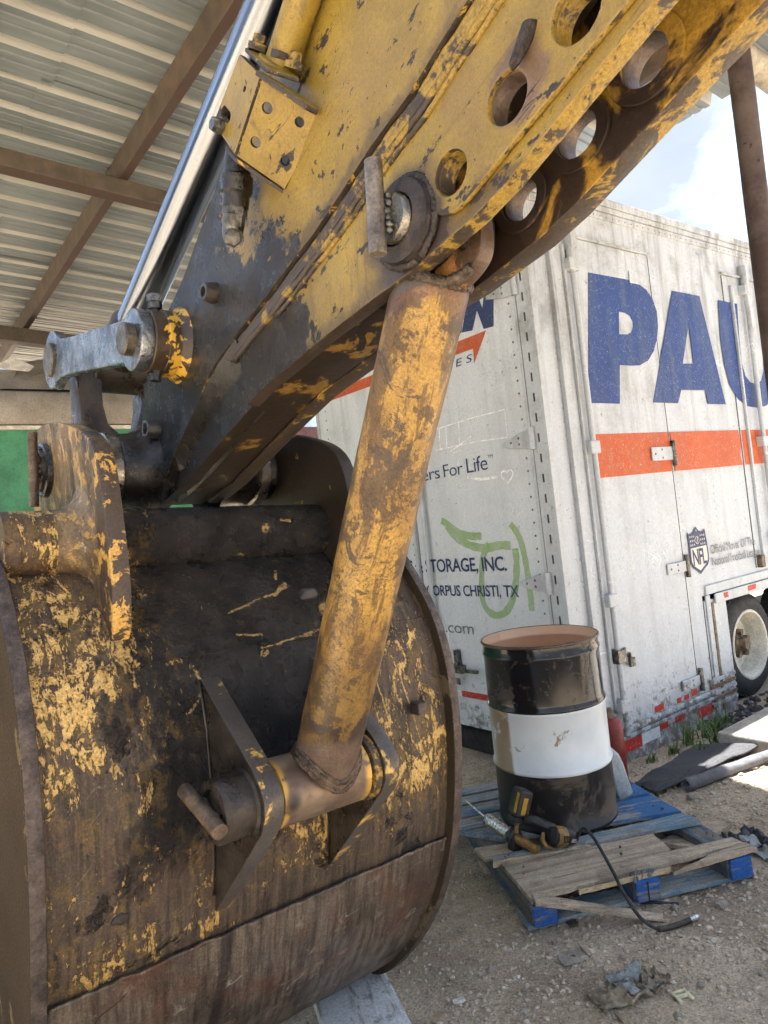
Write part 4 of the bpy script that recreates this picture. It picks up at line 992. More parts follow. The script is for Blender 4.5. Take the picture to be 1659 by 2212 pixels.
# ================================================================== SHELTER
shed = empty('shelter', MT); tag(shed, 'open steel shed roof with corrugated sheets, rusty purlins and a round post', 'shelter')
def zs(t1): return 4.50 - 0.068 * (t1 + 2.4)
def panel_profile(w):
    E=.068
    # one sheet, three major ribs at 305 mm with two minor ribs between each
    pts = []
    for r in range(3):
        b = r * .305
        pts += [(b + .000, 0), (b + .040, 0), (b + .060, E), (b + .100, E), (b + .120, 0), (b + .160, 0), (b + .166, .009), (b + .182, .009), (b + .188, 0), (b + .235, 0), (b + .241, .009), (b + .257, .009), (b + .263, 0)]
    pts.append((.975, 0)); return pts
PP = panel_profile(.915)
def roof_panel(ta, tb, y0, lift):
    vs = []; n = len(PP)
    for th in (0, .0035):
        for t in (ta, tb):
            for (y, z) in PP: vs.append((t, y0 + y, zs(t) + z + th + lift))
    fs = []
    for i in range(n - 1):
        fs.append((i, i + 1, n + i + 1, n + i)); fs.append((2 * n + i, 3 * n + i, 3 * n + i + 1, 2 * n + i + 1))
        fs.append((i, 2 * n + i, 2 * n + i + 1, i + 1)); fs.append((n + i, n + i + 1, 3 * n + i + 1, 3 * n + i))
    fs += [(0, n, 3 * n, 2 * n), (n - 1, 3 * n - 1, 4 * n - 1, 2 * n - 1)]
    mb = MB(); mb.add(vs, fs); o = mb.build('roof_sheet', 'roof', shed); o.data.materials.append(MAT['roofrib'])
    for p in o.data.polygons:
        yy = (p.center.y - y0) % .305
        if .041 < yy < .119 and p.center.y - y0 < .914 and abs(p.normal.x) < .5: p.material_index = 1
    return o
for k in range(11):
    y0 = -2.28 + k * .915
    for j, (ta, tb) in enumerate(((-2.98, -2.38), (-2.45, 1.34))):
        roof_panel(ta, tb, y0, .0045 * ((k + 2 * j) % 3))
# purlins run along t2, beams along t1
def bar(name, mat, x0, x1, y0, y1, z0, z1, bev=.004):
    mb = MB(); mb.box(x0, x1, y0, y1, z0, z1); return mb.build(name, mat, shed, bevel=bev)
for x0 in (-2.97, -1.86, .42):
    zt = zs(x0 + .08) - .006
    bar('purlin', 'purlin', x0, x0 + .062, -2.30, 7.15, zt - .175, zt)
def sloped_beam(y0, y1, depth, mat, x0=-2.98, x1=1.2):
    mb = MB(); zt = lambda x: zs(x) - .187
    mb.hexa([(x0, y0, zt(x0) - depth), (x1, y0, zt(x1) - depth), (x1, y1, zt(x1) - depth), (x0, y1, zt(x0) - depth)], [(x0, y0, zt(x0)), (x1, y0, zt(x1)), (x1, y1, zt(x1)), (x0, y1, zt(x0))])
    return mb.build('roof_beam', mat, shed, bevel=.006)
sloped_beam(1.93, 2.05, .12, 'purlin'); sloped_beam(5.55, 5.67, .16, 'purlin', -2.98, 0.9)
def post(x, y, r, z1):
    mb = MB(); mb.cyl((x, y, -.15), (x, y, z1), r, 32); return mb.build('post', 'primer', shed, auto=40)
post(.232, -1.33, .057, 3.93)
mb = MB(); mb.cyl((-.30, -1.22, 4.02), (1.30, -1.22, 3.93), .070, 28); mb.build('eave_pipe', 'beam', shed, auto=40)
post(-2.9, 6.9, .06, 4.3); post(.6, 6.9, .06, 4.1)

# ================================================================== GREEN STORE behind the arm
st = empty('green_store', MT); tag(st, 'green sheet-metal store with beige fascia behind the bucket', 'store')
mb = MB(); mb.box(-7.5, -.28, 4.70, 7.0, -.15, 3.0); mb.build('wall', 'green', st)
mb = MB(); mb.box(-7.5, -.245, 4.64, 4.695, 2.985, 3.02); mb.box(-.275, -.235, 4.66, 4.72, -.1, 2.98); mb.build('trim', 'offwhite', st)
mb = MB()
n = 14; vs = []; 
prof = [(4.60, 3.03), (4.585, 3.10), (4.58, 3.2), (4.60, 3.29), (4.66, 3.36), (4.8, 3.40), (7.0, 3.46), (7.0, 3.03)]
vs = [(x, y, z) for x in (-7.6, -.20) for (y, z) in prof]; k = len(prof)
mb.add(vs, [(i, i + 1, k + i + 1, k + i) for i in range(k - 1)] + [(k - 1, 0, k, 2 * k - 1), tuple(range(k - 1, -1, -1)), tuple(range(k, 2 * k))])
mb.build('fascia', 'beige', st, auto=30)
# leaning beige roof sheets on top, their torn flap
def lean(name, p, th, mat):
    mb = MB(); P = [Vector(q) for q in p]; nrm = (P[1] - P[0]).cross(P[3] - P[0]).normalized() * th
    mb.hexa(P, [q + nrm for q in P]); return mb.build(name, mat, st)
lean('leaning_sheet', [(-2.26, 4.72, 3.40), (-1.15, 4.78, 3.42), (-.95, 5.4, 4.05), (-2.0, 5.2, 3.78)], .012, 'beige')
lean('leaning_sheet', [(-2.55, 4.9, 3.40), (-2.20, 4.75, 3.41), (-2.06, 5.0, 3.66), (-2.5, 5.0, 3.63)], .012, 'beige')
lean('torn_flap', [(-2.32, 4.85, 3.64), (-2.02, 4.70, 3.57), (-1.96, 4.72, 3.63), (-2.12, 4.85, 3.75)], .006, 'offwhite')
lean('dark_infill', [(-2.6, 5.6, 3.38), (-.8, 5.6, 3.38), (-.8, 5.62, 3.75), (-2.6, 5.62, 3.6)], .02, 'dark')
# dark wall with a light louvre beyond the trailer corner
ds = empty('dark_shed', MT); tag(ds, 'dark grey shed end with pale louvre slats seen past the trailer corner', 'shed')
mb = MB(); mb.box(-.1, 3.0, 7.2, 8.5, -.15, 3.15); mb.build('wall', simple('slate_grey_wall', (0.055, 0.065, 0.07), .7), ds)
mb = MB(); mb.box(-.15, 3.1, 7.1, 8.6, 3.16, 3.42); mb.build('roof_edge', simple('maroon_roof_edge', (0.13, 0.06, 0.055), .7), ds)
for i in range(3):
    mb = MB(); mb.box(.62, 1.35, 7.15, 7.195, 2.62 + .115 * i, 2.725 + .115 * i); mb.build('louvre_slat', 'offwhite', ds)

# ================================================================== TRAILER
tr = empty('moving_trailer', MT); tag(tr, 'weathered white moving trailer with blue lettering, orange stripe and riveted doors', 'trailer')
def tbox(name, mat, x0, x1, y0, y1, z0, z1, parent=None, bev=.004):
    mb = MB(); mb.box(x0, x1, y0, y1, z0, z1); return mb.build(name, mat, parent or tr, bevel=bev)
# side wall with the wheel cut-out
def side_plate(name, loops, y0, y1, mat, parent=None, bev=.0):
    me = curve_mesh(loops, abs(y1 - y0) / 2, bev); mid = (y0 + y1) / 2
    for v in me.vertices: v.co = (v.co.x, mid - v.co.z, v.co.y)
    me.update(); return link_obj(name, me, mat, parent or tr, auto=35)
def rear_plate(name, loops, x0, x1, mat, parent=None, bev=.0):
    # loops given as (distance left of the corner, height)
    me = curve_mesh([[(-a, b) for a, b in lp] for lp in loops], abs(x1 - x0) / 2, bev); mid = (x0 + x1) / 2
    for v in me.vertices: v.co = (mid - v.co.z, -v.co.x, v.co.y)
    me.update(); return link_obj(name, me, mat, parent or tr, auto=35)
sw = side_plate('side_wall', [[(.03, .02), (1.60, .02), (1.60, .84), (12.2, .84), (12.2, 3.70), (.03, 3.70)]], 0, .03, 'side')
side_plate('skirt_panel', [[(1.605, -.10), (1.93, -.10), (1.93, .80), (1.605, .80)]], -.006, .024, 'side', None, .004)
side_plate('skirt_panel', [[(.03, -.11), (1.60, -.11), (1.60, .015), (.03, .015)]], .0, .026, 'trim')
tbox('far_wall', 'side', .03, 12.2, 2.62, 2.65, .1, 3.70); tbox('front_wall', 'side', 12.17, 12.2, .03, 2.62, .6, 3.70)
tbox('roof', 'trim', .0, 12.22, -.012, 2.66, 3.705, 3.735)
tbox('floor', 'dark', .05, 1.93, .04, 2.6, .05, .12); tbox('floor', 'dark', 1.94, 12.1, .04, 2.6, .84, .95)
tbox('wheel_well', 'dark', 1.94, 1.97, .05, 2.6, -.05, .83)
# roof rail of stacked strips with rivets
for (z0, z1, y0) in ((3.735, 3.79, -.03), (3.695, 3.733, -.02), (3.64, 3.692, -.012)):
    tbox('roof_rail', 'trim', -.02, 12.2, y0, .028, z0, z1)
def rivets(name, pts, nrm, r, mat, parent):
    mb = MB()
    for p in pts: mb.lathe(p, nrm, [(-.001, r), (r * .35, r * .8), (r * .55, r * .3)], 7, False, True)
    o = mb.build(name, mat, parent, smooth=True); o['kind'] = 'stuff'; return o
rivets('rivets', [(.1 + i * .075, -.0125, 3.662) for i in range(90)], (0, -1, 0), .006, 'rivdark', tr)
rivets('rivets', [(.45 + i * .035, -.001, 3.375) for i in range(27)], (0, -1, 0), .0045, 'rivdark', tr)
for xs_ in (1.345, 1.455, 1.955, 2.40, 2.95):
    rivets('rivets', [(xs_, -.001, .95 + i * .06) for i in range(44)], (0, -1, 0), .0055, 'rivet', tr)
rivets('rivets', [(1.30, -.001, .2 + i * .075) for i in range(14)], (0, -1, 0), .007, 'rivdark', tr)
rivets('rivets', [(.205, -.001, .3 + i * .09) for i in range(34)], (0, -1, 0), .007, 'rivet', tr)
# side door: frame strips, seams
d1 = tbox('side_door', 'side', .262, 1.392, -.006, -.0005, .28, 3.45)
tbox('door_frame', 'trim', .215, .250, -.035, -.0005, .2, 3.40, d1); tbox('door_frame', 'trim', .36, .385, -.028, -.0065, .3, 3.38, d1)
tbox('drip_rail', 'trim', .40, 1.395, -.022, -.0065, 3.452, 3.470, d1)
tbox('door_seam', 'seam', .254, .259, -.012, -.0005, .25, 3.4, d1); tbox('door_seam', 'seam', 1.398, 1.404, -.004, -.0005, .2, 3.45, d1)
tbox('patch_plate', 'side', 1.12, 1.36, -.014, -.0105, 3.212, 3.30, d1, .001)
tbox('door_seam', 'seam', 1.600, 1.6045, -.004, .0, .03, .84)
# lock rods
def lock_rod(x, zb, zt, parent):
    mb = MB(); mb.cyl((x, -.045, zb), (x, -.045, zt), .0195, 20); r = mb.build('lock_rod', 'trim', parent, auto=40)
    for zz in (zt - .02, 2.02, 1.0, zb + .2):
        if zb < zz < zt + .1:
            mb = MB(); mb.box(x - .055, x + .045, -.07, -.001, zz - .05, zz + .035); mb.build('rod_guide', 'trim', r, bevel=.008)
    mb = MB(); mb.lathe((x, -.045, zt), (0, 0, 1), [(0, .03), (.05, .036), (.09, .03), (.12, .02)], 12); mb.box(x - .02, x + .04, -.075, -.002, zt + .08, zt + .19); mb.build('rod_keeper', 'trim', r, bevel=.006)
    return r
r1 = lock_rod(.425, .10, 3.27, d1)
mb = MB(); mb.box(.385, .47, -.075, -.006, .575, .665); mb.box(.475, .60, -.022, -.0065, .585, .612); mb.cyl((.52, -.03, .555), (.52, -.03, .66), .011, 10); mb.box(.555, .61, -.045, -.0235, .52, .58); mb.cyl((.57, -.034, .575), (.57, -.034, .61), .009, 8); mb.build('door_latch', 'nut', d1, bevel=.005)
d2 = tbox('side_door', 'side', 2.49, 4.0, -.006, -.0005, .95, 3.44)
tbox('door_frame', 'trim', 2.585, 2.61, -.03, -.0065, 1.0, 3.36, d2); tbox('door_seam', 'seam', 2.481, 2.487, -.005, -.0005, .95, 3.44, d2)
tbox('drip_rail', 'trim', 2.46, 4.1, -.025, -.0065, 3.445, 3.462, d2)
lock_rod(2.80, .98, 3.36, d2)
for (x0, x1, z0, z1) in ((1.13, 1.40, 1.90, 2.0), (1.155, 1.40, 1.06, 1.14), (1.175, 1.405, .21, .285)):
    h_ = tbox('hinge', 'trim', x0, x1, -.024, -.0105, z0, z1)
    mb = MB(); mb.cyl((x1 + .012, -.024, z0 - .045), (x1 + .012, -.024, z1 + .045), .018, 14); mb.build('hinge_pin', 'nut', h_, auto=40)
    rivets('rivets', [(x0 + .04, -.0245, (z0 + z1) / 2), (x0 + .13, -.0245, z0 + .02), (x0 + .13, -.0245, z1 - .02)], (0, -1, 0), .009, 'rivdark', h_)
# lower rails and reflective tape
for (z0, z1, y0) in ((.105, .135, -.026), (.060, .085, -.022)):
    tbox('skirt_rail', 'trim', .12, 1.60, y0, -.0005, z0, z1)
rivets('rivets', [(.45 + i * .13, -.0265, .12) for i in range(9)], (0, -1, 0), .012, 'rivet', tr)
for i, (x0, x1, z0, z1, m) in enumerate(((.40, .63, -.035, .045, 'red_d'), (.635, .85, -.03, .045, 'white_d'), (.855, .96, .01, .055, 'red_d'), (1.05, 1.17, .012, .056, 'red_d'), (1.36, 1.56, -.035, .04, 'red_d'), (.82, .93, .142, .185, 'red_d'), (1.10, 1.15, .14, .175, 'red_d'), (1.20, 1.26, .14, .175, 'red_d'), (1.30, 1.37, .145, .19, 'red_d'))):
    y = -.003 if z1 < .06 else -.004
    tbox('reflective_tape', m, x0, x1, y - .0012, y, z0, z1, None, 0)
# rusty grille strip at the skirt end and bent rail over the wheel
tbox('skirt_post', 'trim', 1.62, 1.68, -.02, -.0065, .22, .84); tbox('skirt_post', 'hub', 1.70, 1.735, -.014, -.0065, -.05, .78)
for i in range(5): tbox('skirt_louvre', 'hub' if i % 2 else 'trim', 1.55, 1.925, -.018, -.0075, .0 + i * .045, .028 + i * .045)
wr = tbox('wheel_rail', 'trim', 1.64, 6.0, -.016, -.0005, .845, .915); tbox('wheel_rail', 'trim', 1.74, 6.0, -.03, -.0165, .765, .84, wr)
for (x0, x1) in ((1.86, 1.93), (2.25, 2.38), (2.75, 2.88)): tbox('reflective_tape', 'red_d', x0, x1, -.0325, -.0308, .79, .83, None, 0)
tbox('marker_bracket', 'hub', 2.50, 2.56, -.05, -.0005, .95, 1.05)
# wheels
def wheel(cx, cy, cz):
    mb = MB(); mb.lathe((cx, cy, cz), (0, 1, 0), [(0, .285), (-.004, .30), (-.006, .34), (.004, .385), (.03, .415), (.05, .425), (.20, .425), (.22, .415), (.25, .36), (.25, .285)], 56, False, False); t = mb.build('wheel', 'rubber', tr, auto=50)
    mb = MB(); k = 0
    for i in range(56):
        a = 2 * math.pi * i / 56
        for (b0, b1) in ((.035, .085), (.10, .15), (.165, .215)):
            M = Matrix.Translation((cx, cy, cz)) @ Matrix.Rotation(a, 4, 'Y'); mb.box(-.017, .017, b0, b1, .418, .430, M)
    o = mb.build('tread', 'rubber', t); o['kind'] = 'stuff'
    mb = MB(); mb.lathe((cx, cy, cz), (0, 1, 0), [(.0, .292), (-.008, .285), (-.006, .270), (.01, .262), (.05, .25), (.15, .235), (.16, .12), (.15, .0)], 48, False, False); mb.build('rim', 'wheelrim', t, auto=40)
    mb = MB(); mb.lathe((cx, cy, cz), (0, 1, 0), [(.02, .0), (.02, .045), (.03, .055), (.07, .06), (.10, .095), (.155, .11)], 24, False, False)
    for i in range(5):
        a = 2 * math.pi * i / 5 + .3; c = Vector((cx + .10 * math.cos(a), cy + .06, cz + .10 * math.sin(a))); mb.cyl(c, c + Vector((0, .09, 0)), .026, 10)
    mb.build('hub', 'hub', t, auto=40)
    return t
wheel(2.36, .06, .325); wheel(3.40, .06, .325)
# rear doors
rd = rear_plate('rear_door', [[(.10, .10), (1.365, .10), (1.365, 3.66), (.10, 3.66)]], .0, .035, 'rear')
rd2 = rear_plate('rear_door', [[(1.375, .10), (2.62, .10), (2.62, 3.66), (1.375, 3.66)]], .0, .035, 'rear')
def rbox(name, mat, y0, y1, x0, x1, z0, z1, parent=None, bev=.003):
    return tbox(name, mat, x0, x1, y0, y1, z0, z1, parent or tr, bev)
rbox('corner_post', 'trim', .0, .094, -.012, .06, -.05, 3.69); rbox('corner_post', 'trim', 2.625, 2.66, -.012, .06, .05, 3.69)
rbox('door_header', 'trim', .0, 2.66, -.02, .04, 3.665, 3.735)
cs = rbox('corner_strip', 'trim', -.035, -.0005, -.016, .04, -.02, 3.69)
mb = MB()
for i in range(26):
    mb.box(-.0165, -.0125, .032, .042, .25 + i * .13, .305 + i * .13)
o = mb.build('corner_slots', 'seam', tr); o['kind'] = 'stuff'
rbox('door_seal', 'seam', .0955, .0985, -.008, .02, .1, 3.66); rbox('door_edge', 'trim', .101, .125, -.010, -.0005, .12, 3.64, rd); rbox('door_edge', 'trim', 1.37, 1.40, -.03, -.001, .12, 3.64, rd2)
for (yy, par) in ((.17, rd), (1.44, rd2), (1.30, rd), (1.62, rd2), (2.5, rd2)):
    rivets('rivets', [(-.001, yy, .2 + i * .085) for i in range(40)], (-1, 0, 0), .008, 'rivdark', par)
for zc_ in (2.10, 1.165, .35, 3.1):
    h_ = rear_plate('hinge', [[(.10, zc_ + .065), (.18, zc_ + .055), (.345, zc_ + .01), (.345, zc_ - .015), (.22, zc_ - .045), (.10, zc_ - .06)]], -.022, -.0105, 'trim', rd, .002)
    mb = MB(); mb.cyl((-.028, .085, zc_ - .07), (-.028, .085, zc_ + .07), .022, 14); mb.build('hinge_pin', 'trim', h_, auto=40)
    rivets('rivets', [(-.023, .2, zc_ + .02), (-.023, .2, zc_ - .02), (-.023, .27, zc_)], (-1, 0, 0), .009, 'rivdark', h_)
for (yy, par) in ((1.235, rd), (1.55, rd2), (2.35, rd2)):
    mb = MB(); mb.cyl((-.04, yy, .2), (-.04, yy, 2.06), .0165, 18); q = mb.build('lock_rod', 'trim', par, auto=40)
    mb = MB(); mb.box(-.065, -.001, yy - .04, yy + .04, 2.02, 2.10); mb.box(-.06, -.001, yy - .035, yy + .035, .85, .91); mb.build('rod_guide', 'trim', q, bevel=.006)
mb = MB(); mb.box(-.05, -.001, .98, 1.12, .50, .56); mb.box(-.045, -.001, 1.02, 1.06, .56, .67); mb.box(-.06, -.03, .82, 1.02, .515, .54); mb.box(-.06, -.0525, 1.0, 1.06, .42, .47); mb.build('door_latch', 'nut', rd, bevel=.005)
rbox('reflective_tape', 'red_d', .74, 1.06, -.0025, -.0008, .315, .36, None, 0); rbox('reflective_tape', 'white_d', 1.07, 1.36, -.0025, -.0008, .315, .36, None, 0)
rbox('rear_bumper', 'dark', .1, 2.6, .05, .2, -.1, .095)
# ---- lettering
def text_mesh(body, bold=0.0, shear=0.0, space=1.0):
    cu = bpy.data.curves.new('t', 'FONT'); cu.body = body; cu.size = 1; cu.fill_mode = 'BOTH'; cu.offset = bold; cu.shear = shear; cu.space_character = space
    cu.resolution_u = 3
    ob = bpy.data.objects.new('t', cu); COL.objects.link(ob); dg = bpy.context.evaluated_depsgraph_get(); dg.update()
    me = bpy.data.meshes.new_from_object(ob.evaluated_get(dg)); bpy.data.objects.remove(ob); bpy.data.curves.remove(cu); return me
def lettering(body, face, left, right, base, cap, mat, bold=0.0, shear=0.0, space=1.0, proud=.0025, parent=None, name='lettering'):
    me = text_mesh(body, bold, shear, space); xs = [v.co.x for v in me.vertices]; ys = [v.co.y for v in me.vertices]
    x0, x1, y1 = min(xs), max(xs), max(ys)
    for v in me.vertices:
        fx = (v.co.x - x0) / (x1 - x0); z = base + v.co.y / y1 * (cap - base)
        if face == 'side': v.co = (left + (right - left) * fx, -proud, z)
        else: v.co = (-proud, left + (right - left) * fx, z)
    if face != 'side':
        pass
    me.update(); return link_obj(name, me, mat, parent or tr)
def poly(face, loops, mat, proud=.003, name='lettering', parent=None):
    if face == 'side': return side_plate(name, loops, -proud, -proud + .0012, mat, parent)
    return rear_plate(name, loops, -proud, -proud + .0012, mat, parent)
def arcs(c, rx, rz, a0, a1, n=12): return [(c[0] + rx * math.cos(a0 + (a1 - a0) * i / n), c[1] + rz * math.sin(a0 + (a1 - a0) * i / n)) for i in range(n + 1)]
PD = .0085
Pl = [(.641, 3.23), (1.10, 3.235), (1.22, 3.225), (1.33, 3.185), (1.40, 3.12), (1.435, 3.03), (1.43, 2.92), (1.395, 2.82), (1.33, 2.72), (1.24, 2.645), (1.13, 2.605), (1.02, 2.597), (.882, 2.595), (.829, 2.318), (.473, 2.318)]
Ph = [(.948, 2.985), (1.02, 2.982), (1.075, 2.965), (1.105, 2.925), (1.10, 2.885), (1.07, 2.845), (1.02, 2.825), (.918, 2.819)]
poly('side', [Pl, Ph], 'blue_d', PD)
Al = [(1.69, 3.218), (2.085, 3.218), (2.30, 2.333), (2.018, 2.333), (2.0, 2.445), (1.645, 2.437), (1.58, 2.333), (1.24, 2.333)]
poly('side', [Al, [(1.872, 2.975), (1.872, 2.652), (1.712, 2.645)]], 'blue_d', PD)
Ul = [(2.378, 3.215), (2.70, 3.215), (2.665, 2.93), (2.655, 2.70), (2.69, 2.585), (2.76, 2.535), (2.85, 2.52), (2.96, 2.55), (3.03, 2.64), (3.06, 2.8), (3.12, 3.215), (3.44, 3.215), (3.37, 2.75), (3.30, 2.55), (3.17, 2.40), (3.0, 2.33), (2.82, 2.31), (2.65, 2.322), (2.51, 2.38), (2.40, 2.50), (2.352, 2.68), (2.342, 2.88)]
poly('side', [Ul], 'blue_d', PD)
poly('side', [[(3.6, 3.215), (3.92, 3.215), (3.80, 2.55), (4.3, 2.55), (4.26, 2.33), (3.44, 2.33)]], 'blue_d', PD)
poly('side', [[(.50, 2.105), (1.385, 2.112), (1.395, 2.04), (1.41, 1.98), (1.40, 1.90), (1.38, 1.815), (.452, 1.807), (.465, 2.06)]], 'orange_d', PD, 'stripe')
poly('side', [[(1.412, 2.11), (2.45, 2.116), (2.47, 2.0), (2.44, 1.9), (2.46, 1.822), (1.425, 1.815), (1.44, 1.95)]], 'orange_d', PD, 'stripe')
poly('side', [[(2.50, 2.116), (5.2, 2.13), (5.15, 1.83), (2.50, 1.822)]], 'orange_d', PD, 'stripe')
sh_ = poly('side', [[(1.485, 1.345), (1.51, 1.328), (1.54, 1.325), (1.575, 1.342), (1.611, 1.378), (1.645, 1.345), (1.68, 1.332), (1.71, 1.338), (1.736, 1.352), (1.75, 1.25), (1.757, 1.16), (1.75, 1.105), (1.728, 1.072), (1.67, 1.045), (1.611, 1.012), (1.56, 1.048), (1.515, 1.07), (1.49, 1.10), (1.484, 1.16), (1.49, 1.24)]], 'navy_d', PD, 'shield_emblem')
poly('side', [[(1.508, 1.218), (1.730, 1.222), (1.735, 1.15), (1.728, 1.11), (1.705, 1.085), (1.611, 1.04), (1.525, 1.085), (1.506, 1.115), (1.503, 1.16)]], 'cream_d', PD + .0016, 'shield_field', sh_)
lettering('NFL', 'side', 1.522, 1.712, 1.088, 1.208, 'navy_d', .02, 0, .9, PD + .0032, sh_)
for (cx_, cz_) in [(1.515 + .026 * i, 1.305 - .032 * j) for j in range(3) for i in (0, 1, 2, 5.6, 6.6, 7.6)] + [(1.611, 1.348)]:
    poly('side', [[(cx_ + (.010 if k % 2 == 0 else .004) * math.sin(k * math.pi / 5), cz_ + (.011 if k % 2 == 0 else .0045) * math.cos(k * math.pi / 5)) for k in range(10)]], 'cream_d', PD + .0016, 'star', sh_)
poly('side', [circ((1.611, 1.272), .030, 18), circ((1.611, 1.272), .026, 18)], 'cream_d', PD + .0016, 'ball_outline', sh_)
poly('side', [[(1.600, 1.250), (1.606, 1.247), (1.624, 1.292), (1.618, 1.296)]], 'cream_d', PD + .0016, 'ball_lacing', sh_)
lettering('Official Mover Of The', 'side', 1.79, 2.50, 1.145, 1.215, 'grey_d', 0, 0, .9, PD); lettering('National Football League', 'side', 1.79, 2.56, 1.05, 1.12, 'grey_d', 0, 0, .9, PD)
lettering('TM', 'side', 1.775, 1.80, 1.02, 1.032, 'grey_d', 0, 0, 1, PD)
RP = .0035
poly('rear', [[(.728, 2.955), (.622, 3.200), (.545, 3.195), (.632, 2.945)]], 'navy_d', RP)
poly('rear', [[(.626, 2.945), (.522, 3.193), (.448, 3.185), (.404, 3.05), (.362, 3.178), (.279, 3.174), (.322, 2.900), (.414, 2.908), (.458, 3.052), (.522, 2.93)]], 'navy_d', RP)
for ch_, l_, r_ in (('A', 2.0, 1.58), ('R', 1.54, 1.16), ('P', 1.11, .745)): lettering(ch_, 'rear', l_, r_, 2.955, 3.21, 'navy_d', .05, .25, .9, RP)
poly('rear', [[(2.62, 2.83), (.535, 2.806), (.541, 2.705), (.395, 2.893), (2.45, 2.91)]], 'orange_d', RP, 'stripe')
lettering('V A N  L I N E S', 'rear', 1.50, .555, 2.722, 2.775, 'navy_d', 0, .15, 1.0, RP)
lettering('Movers', 'rear', 1.55, 1.03, 1.957, 2.05, 'navy_d', -.006, 0, .92, RP); lettering('For', 'rear', .985, .775, 1.957, 2.05, 'navy_d', -.006, 0, .92, RP); lettering('Life', 'rear', .735, .525, 1.957, 2.062, 'navy_d', -.006, 0, .92, RP); lettering('TM', 'rear', .515, .465, 2.035, 2.055, 'navy_d', 0, 0, 1, RP)
lettering('MOVING & STORAGE, INC.', 'rear', 1.97, .455, 1.253, 1.352, 'navy_d', .014, 0, .95, RP); lettering('CORPUS CHRISTI, TX', 'rear', 1.335, .37, 1.072, 1.152, 'navy_d', .012, 0, .95, RP)
lettering('arpin.com', 'rear', 1.50, .855, .792, .872, 'grey_d', 0, 0, .95, RP)
def stroke(pts, w, mat, name, proud=.002, jit=0.0):
    L_, R_ = [], []
    for i, p in enumerate(pts):
        a = Vector(pts[max(0, i - 1)]); b = Vector(pts[min(len(pts) - 1, i + 1)]); t = (b - a).normalized(); n = Vector((-t.y, t.x)); ww = w / 2 * (1 + random.uniform(-jit, jit))
        L_.append((p[0] + n.x * ww, p[1] + n.y * ww)); R_.append((p[0] - n.x * ww, p[1] - n.y * ww))
    vs = [(-proud, a, b) for a, b in L_ + R_]; k = len(pts)
    mb = MB(); mb.add(vs, [(i, i + 1, k + i + 1, k + i) for i in range(k - 1)]); return mb.build(name, mat, tr)
for s_ in ([(1.056, 2.322), (.9, 2.328), (.6, 2.336), (.309, 2.333), (.312, 2.24), (.314, 2.146), (.6, 2.165), (1.057, 2.17), (1.056, 2.322)], [(.981, 2.317), (.992, 2.177)], [(.905, 2.32), (.918, 2.173)], [(.763, 2.335), (.780, 2.176)], [(.887, 2.136), (.76, 2.175), (.651, 2.211), (.69, 2.15)], [(.86, 2.12), (.781, 2.128), (.80, 2.07), (.83, 2.02)]):
    stroke(s_, .009, 'chalk', 'chalk_line', .0022)
heart = [(.355 + .055 * 16 / 16 * math.sin(t) ** 3, 1.89 + .05 / 16 * (13 * math.cos(t) - 5 * math.cos(2 * t) - 2 * math.cos(3 * t) - math.cos(4 * t))) for t in [i * .2 for i in range(33)]]
stroke(heart, .012, 'chalk', 'chalk_line', .0022)
stroke([(.74, 1.93), (.62, 1.90), (.515, 1.893), (.44, 1.90)], .02, 'chalk', 'chalk_line', .0022)
stroke(smooth_loop([(1.072, 1.64), (.99, 1.60), (.893, 1.53), (.78, 1.505), (.666, 1.50)], 2, False), .055, 'green_d', 'spray_line', .0016, .1)
stroke(smooth_loop([(1.02, 1.60), (.93, 1.50), (.834, 1.453), (.72, 1.42), (.614, 1.411), (.50, 1.43), (.40, 1.42)], 2, False), .06, 'green_d', 'spray_line', .0017, .1)
stroke(smooth_loop([(.378, 1.567), (.32, 1.50), (.29, 1.40), (.275, 1.25), (.271, 1.08), (.275, .98)], 2, False), .05, 'green_d', 'spray_line', .0016, .1)
stroke(smooth_loop([(.60, 1.44), (.68, 1.36), (.70, 1.256), (.737, 1.065), (.70, .97), (.60, .93), (.48, .98), (.40, 1.12), (.357, 1.31), (.36, 1.40)], 2, False), .055, 'green_d', 'spray_line', .0018, .12)

# ================================================================== PALLET
MPL = Matrix.Translation((.405, 2.80, 0)) @ Matrix.Rotation(math.radians(11.7), 4, 'Z')
pal = empty('broken_pallet', MPL); tag(pal, 'broken wooden pallet with blue painted boards and snapped bare front planks under the drum', 'pallet')
def board(name, mat, corners, z0, z1, jag=0.0, jside=(0,), n=16, tilt=(0, 0)):
    # corners: front-left, front-right, back-right, back-left in pallet x, y; jagged edges on the sides given (0 front, 1 right, 2 back, 3 left)
    c = [Vector((*q, 0)) for q in corners]; pts = []
    for k in range(4):
        a, b = c[k], c[(k + 1) % 4]; d = (b - a); nrm = Vector((-d.y, d.x, 0)).normalized()
        m = n if k in jside and jag else 1
        for i in range(m):
            t = i / m; q = a + d * t
            if m > 1 and i: q = q + nrm * (jag * (.5 + .9 * nz((q.x * 17, q.y * 3, k)) + .45 * nz((q.x * 60, q.y * 9, k))))
            pts.append((q.x, q.y))
    me = curve_mesh([pts], (z1 - z0) / 2, .0015, 0)
    for v in me.vertices: v.co = (v.co.x, v.co.y, v.co.z + (z0 + z1) / 2 + tilt[0] * v.co.x + tilt[1] * v.co.y)
    me.update(); return link_obj(name, me, mat, pal, auto=30)
def pbox(name, mat, x0, x1, y0, y1, z0, z1, bev=.004):
    mb = MB(); mb.box(x0, x1, y0, y1, z0, z1); return mb.build(name, mat, pal, bevel=bev)
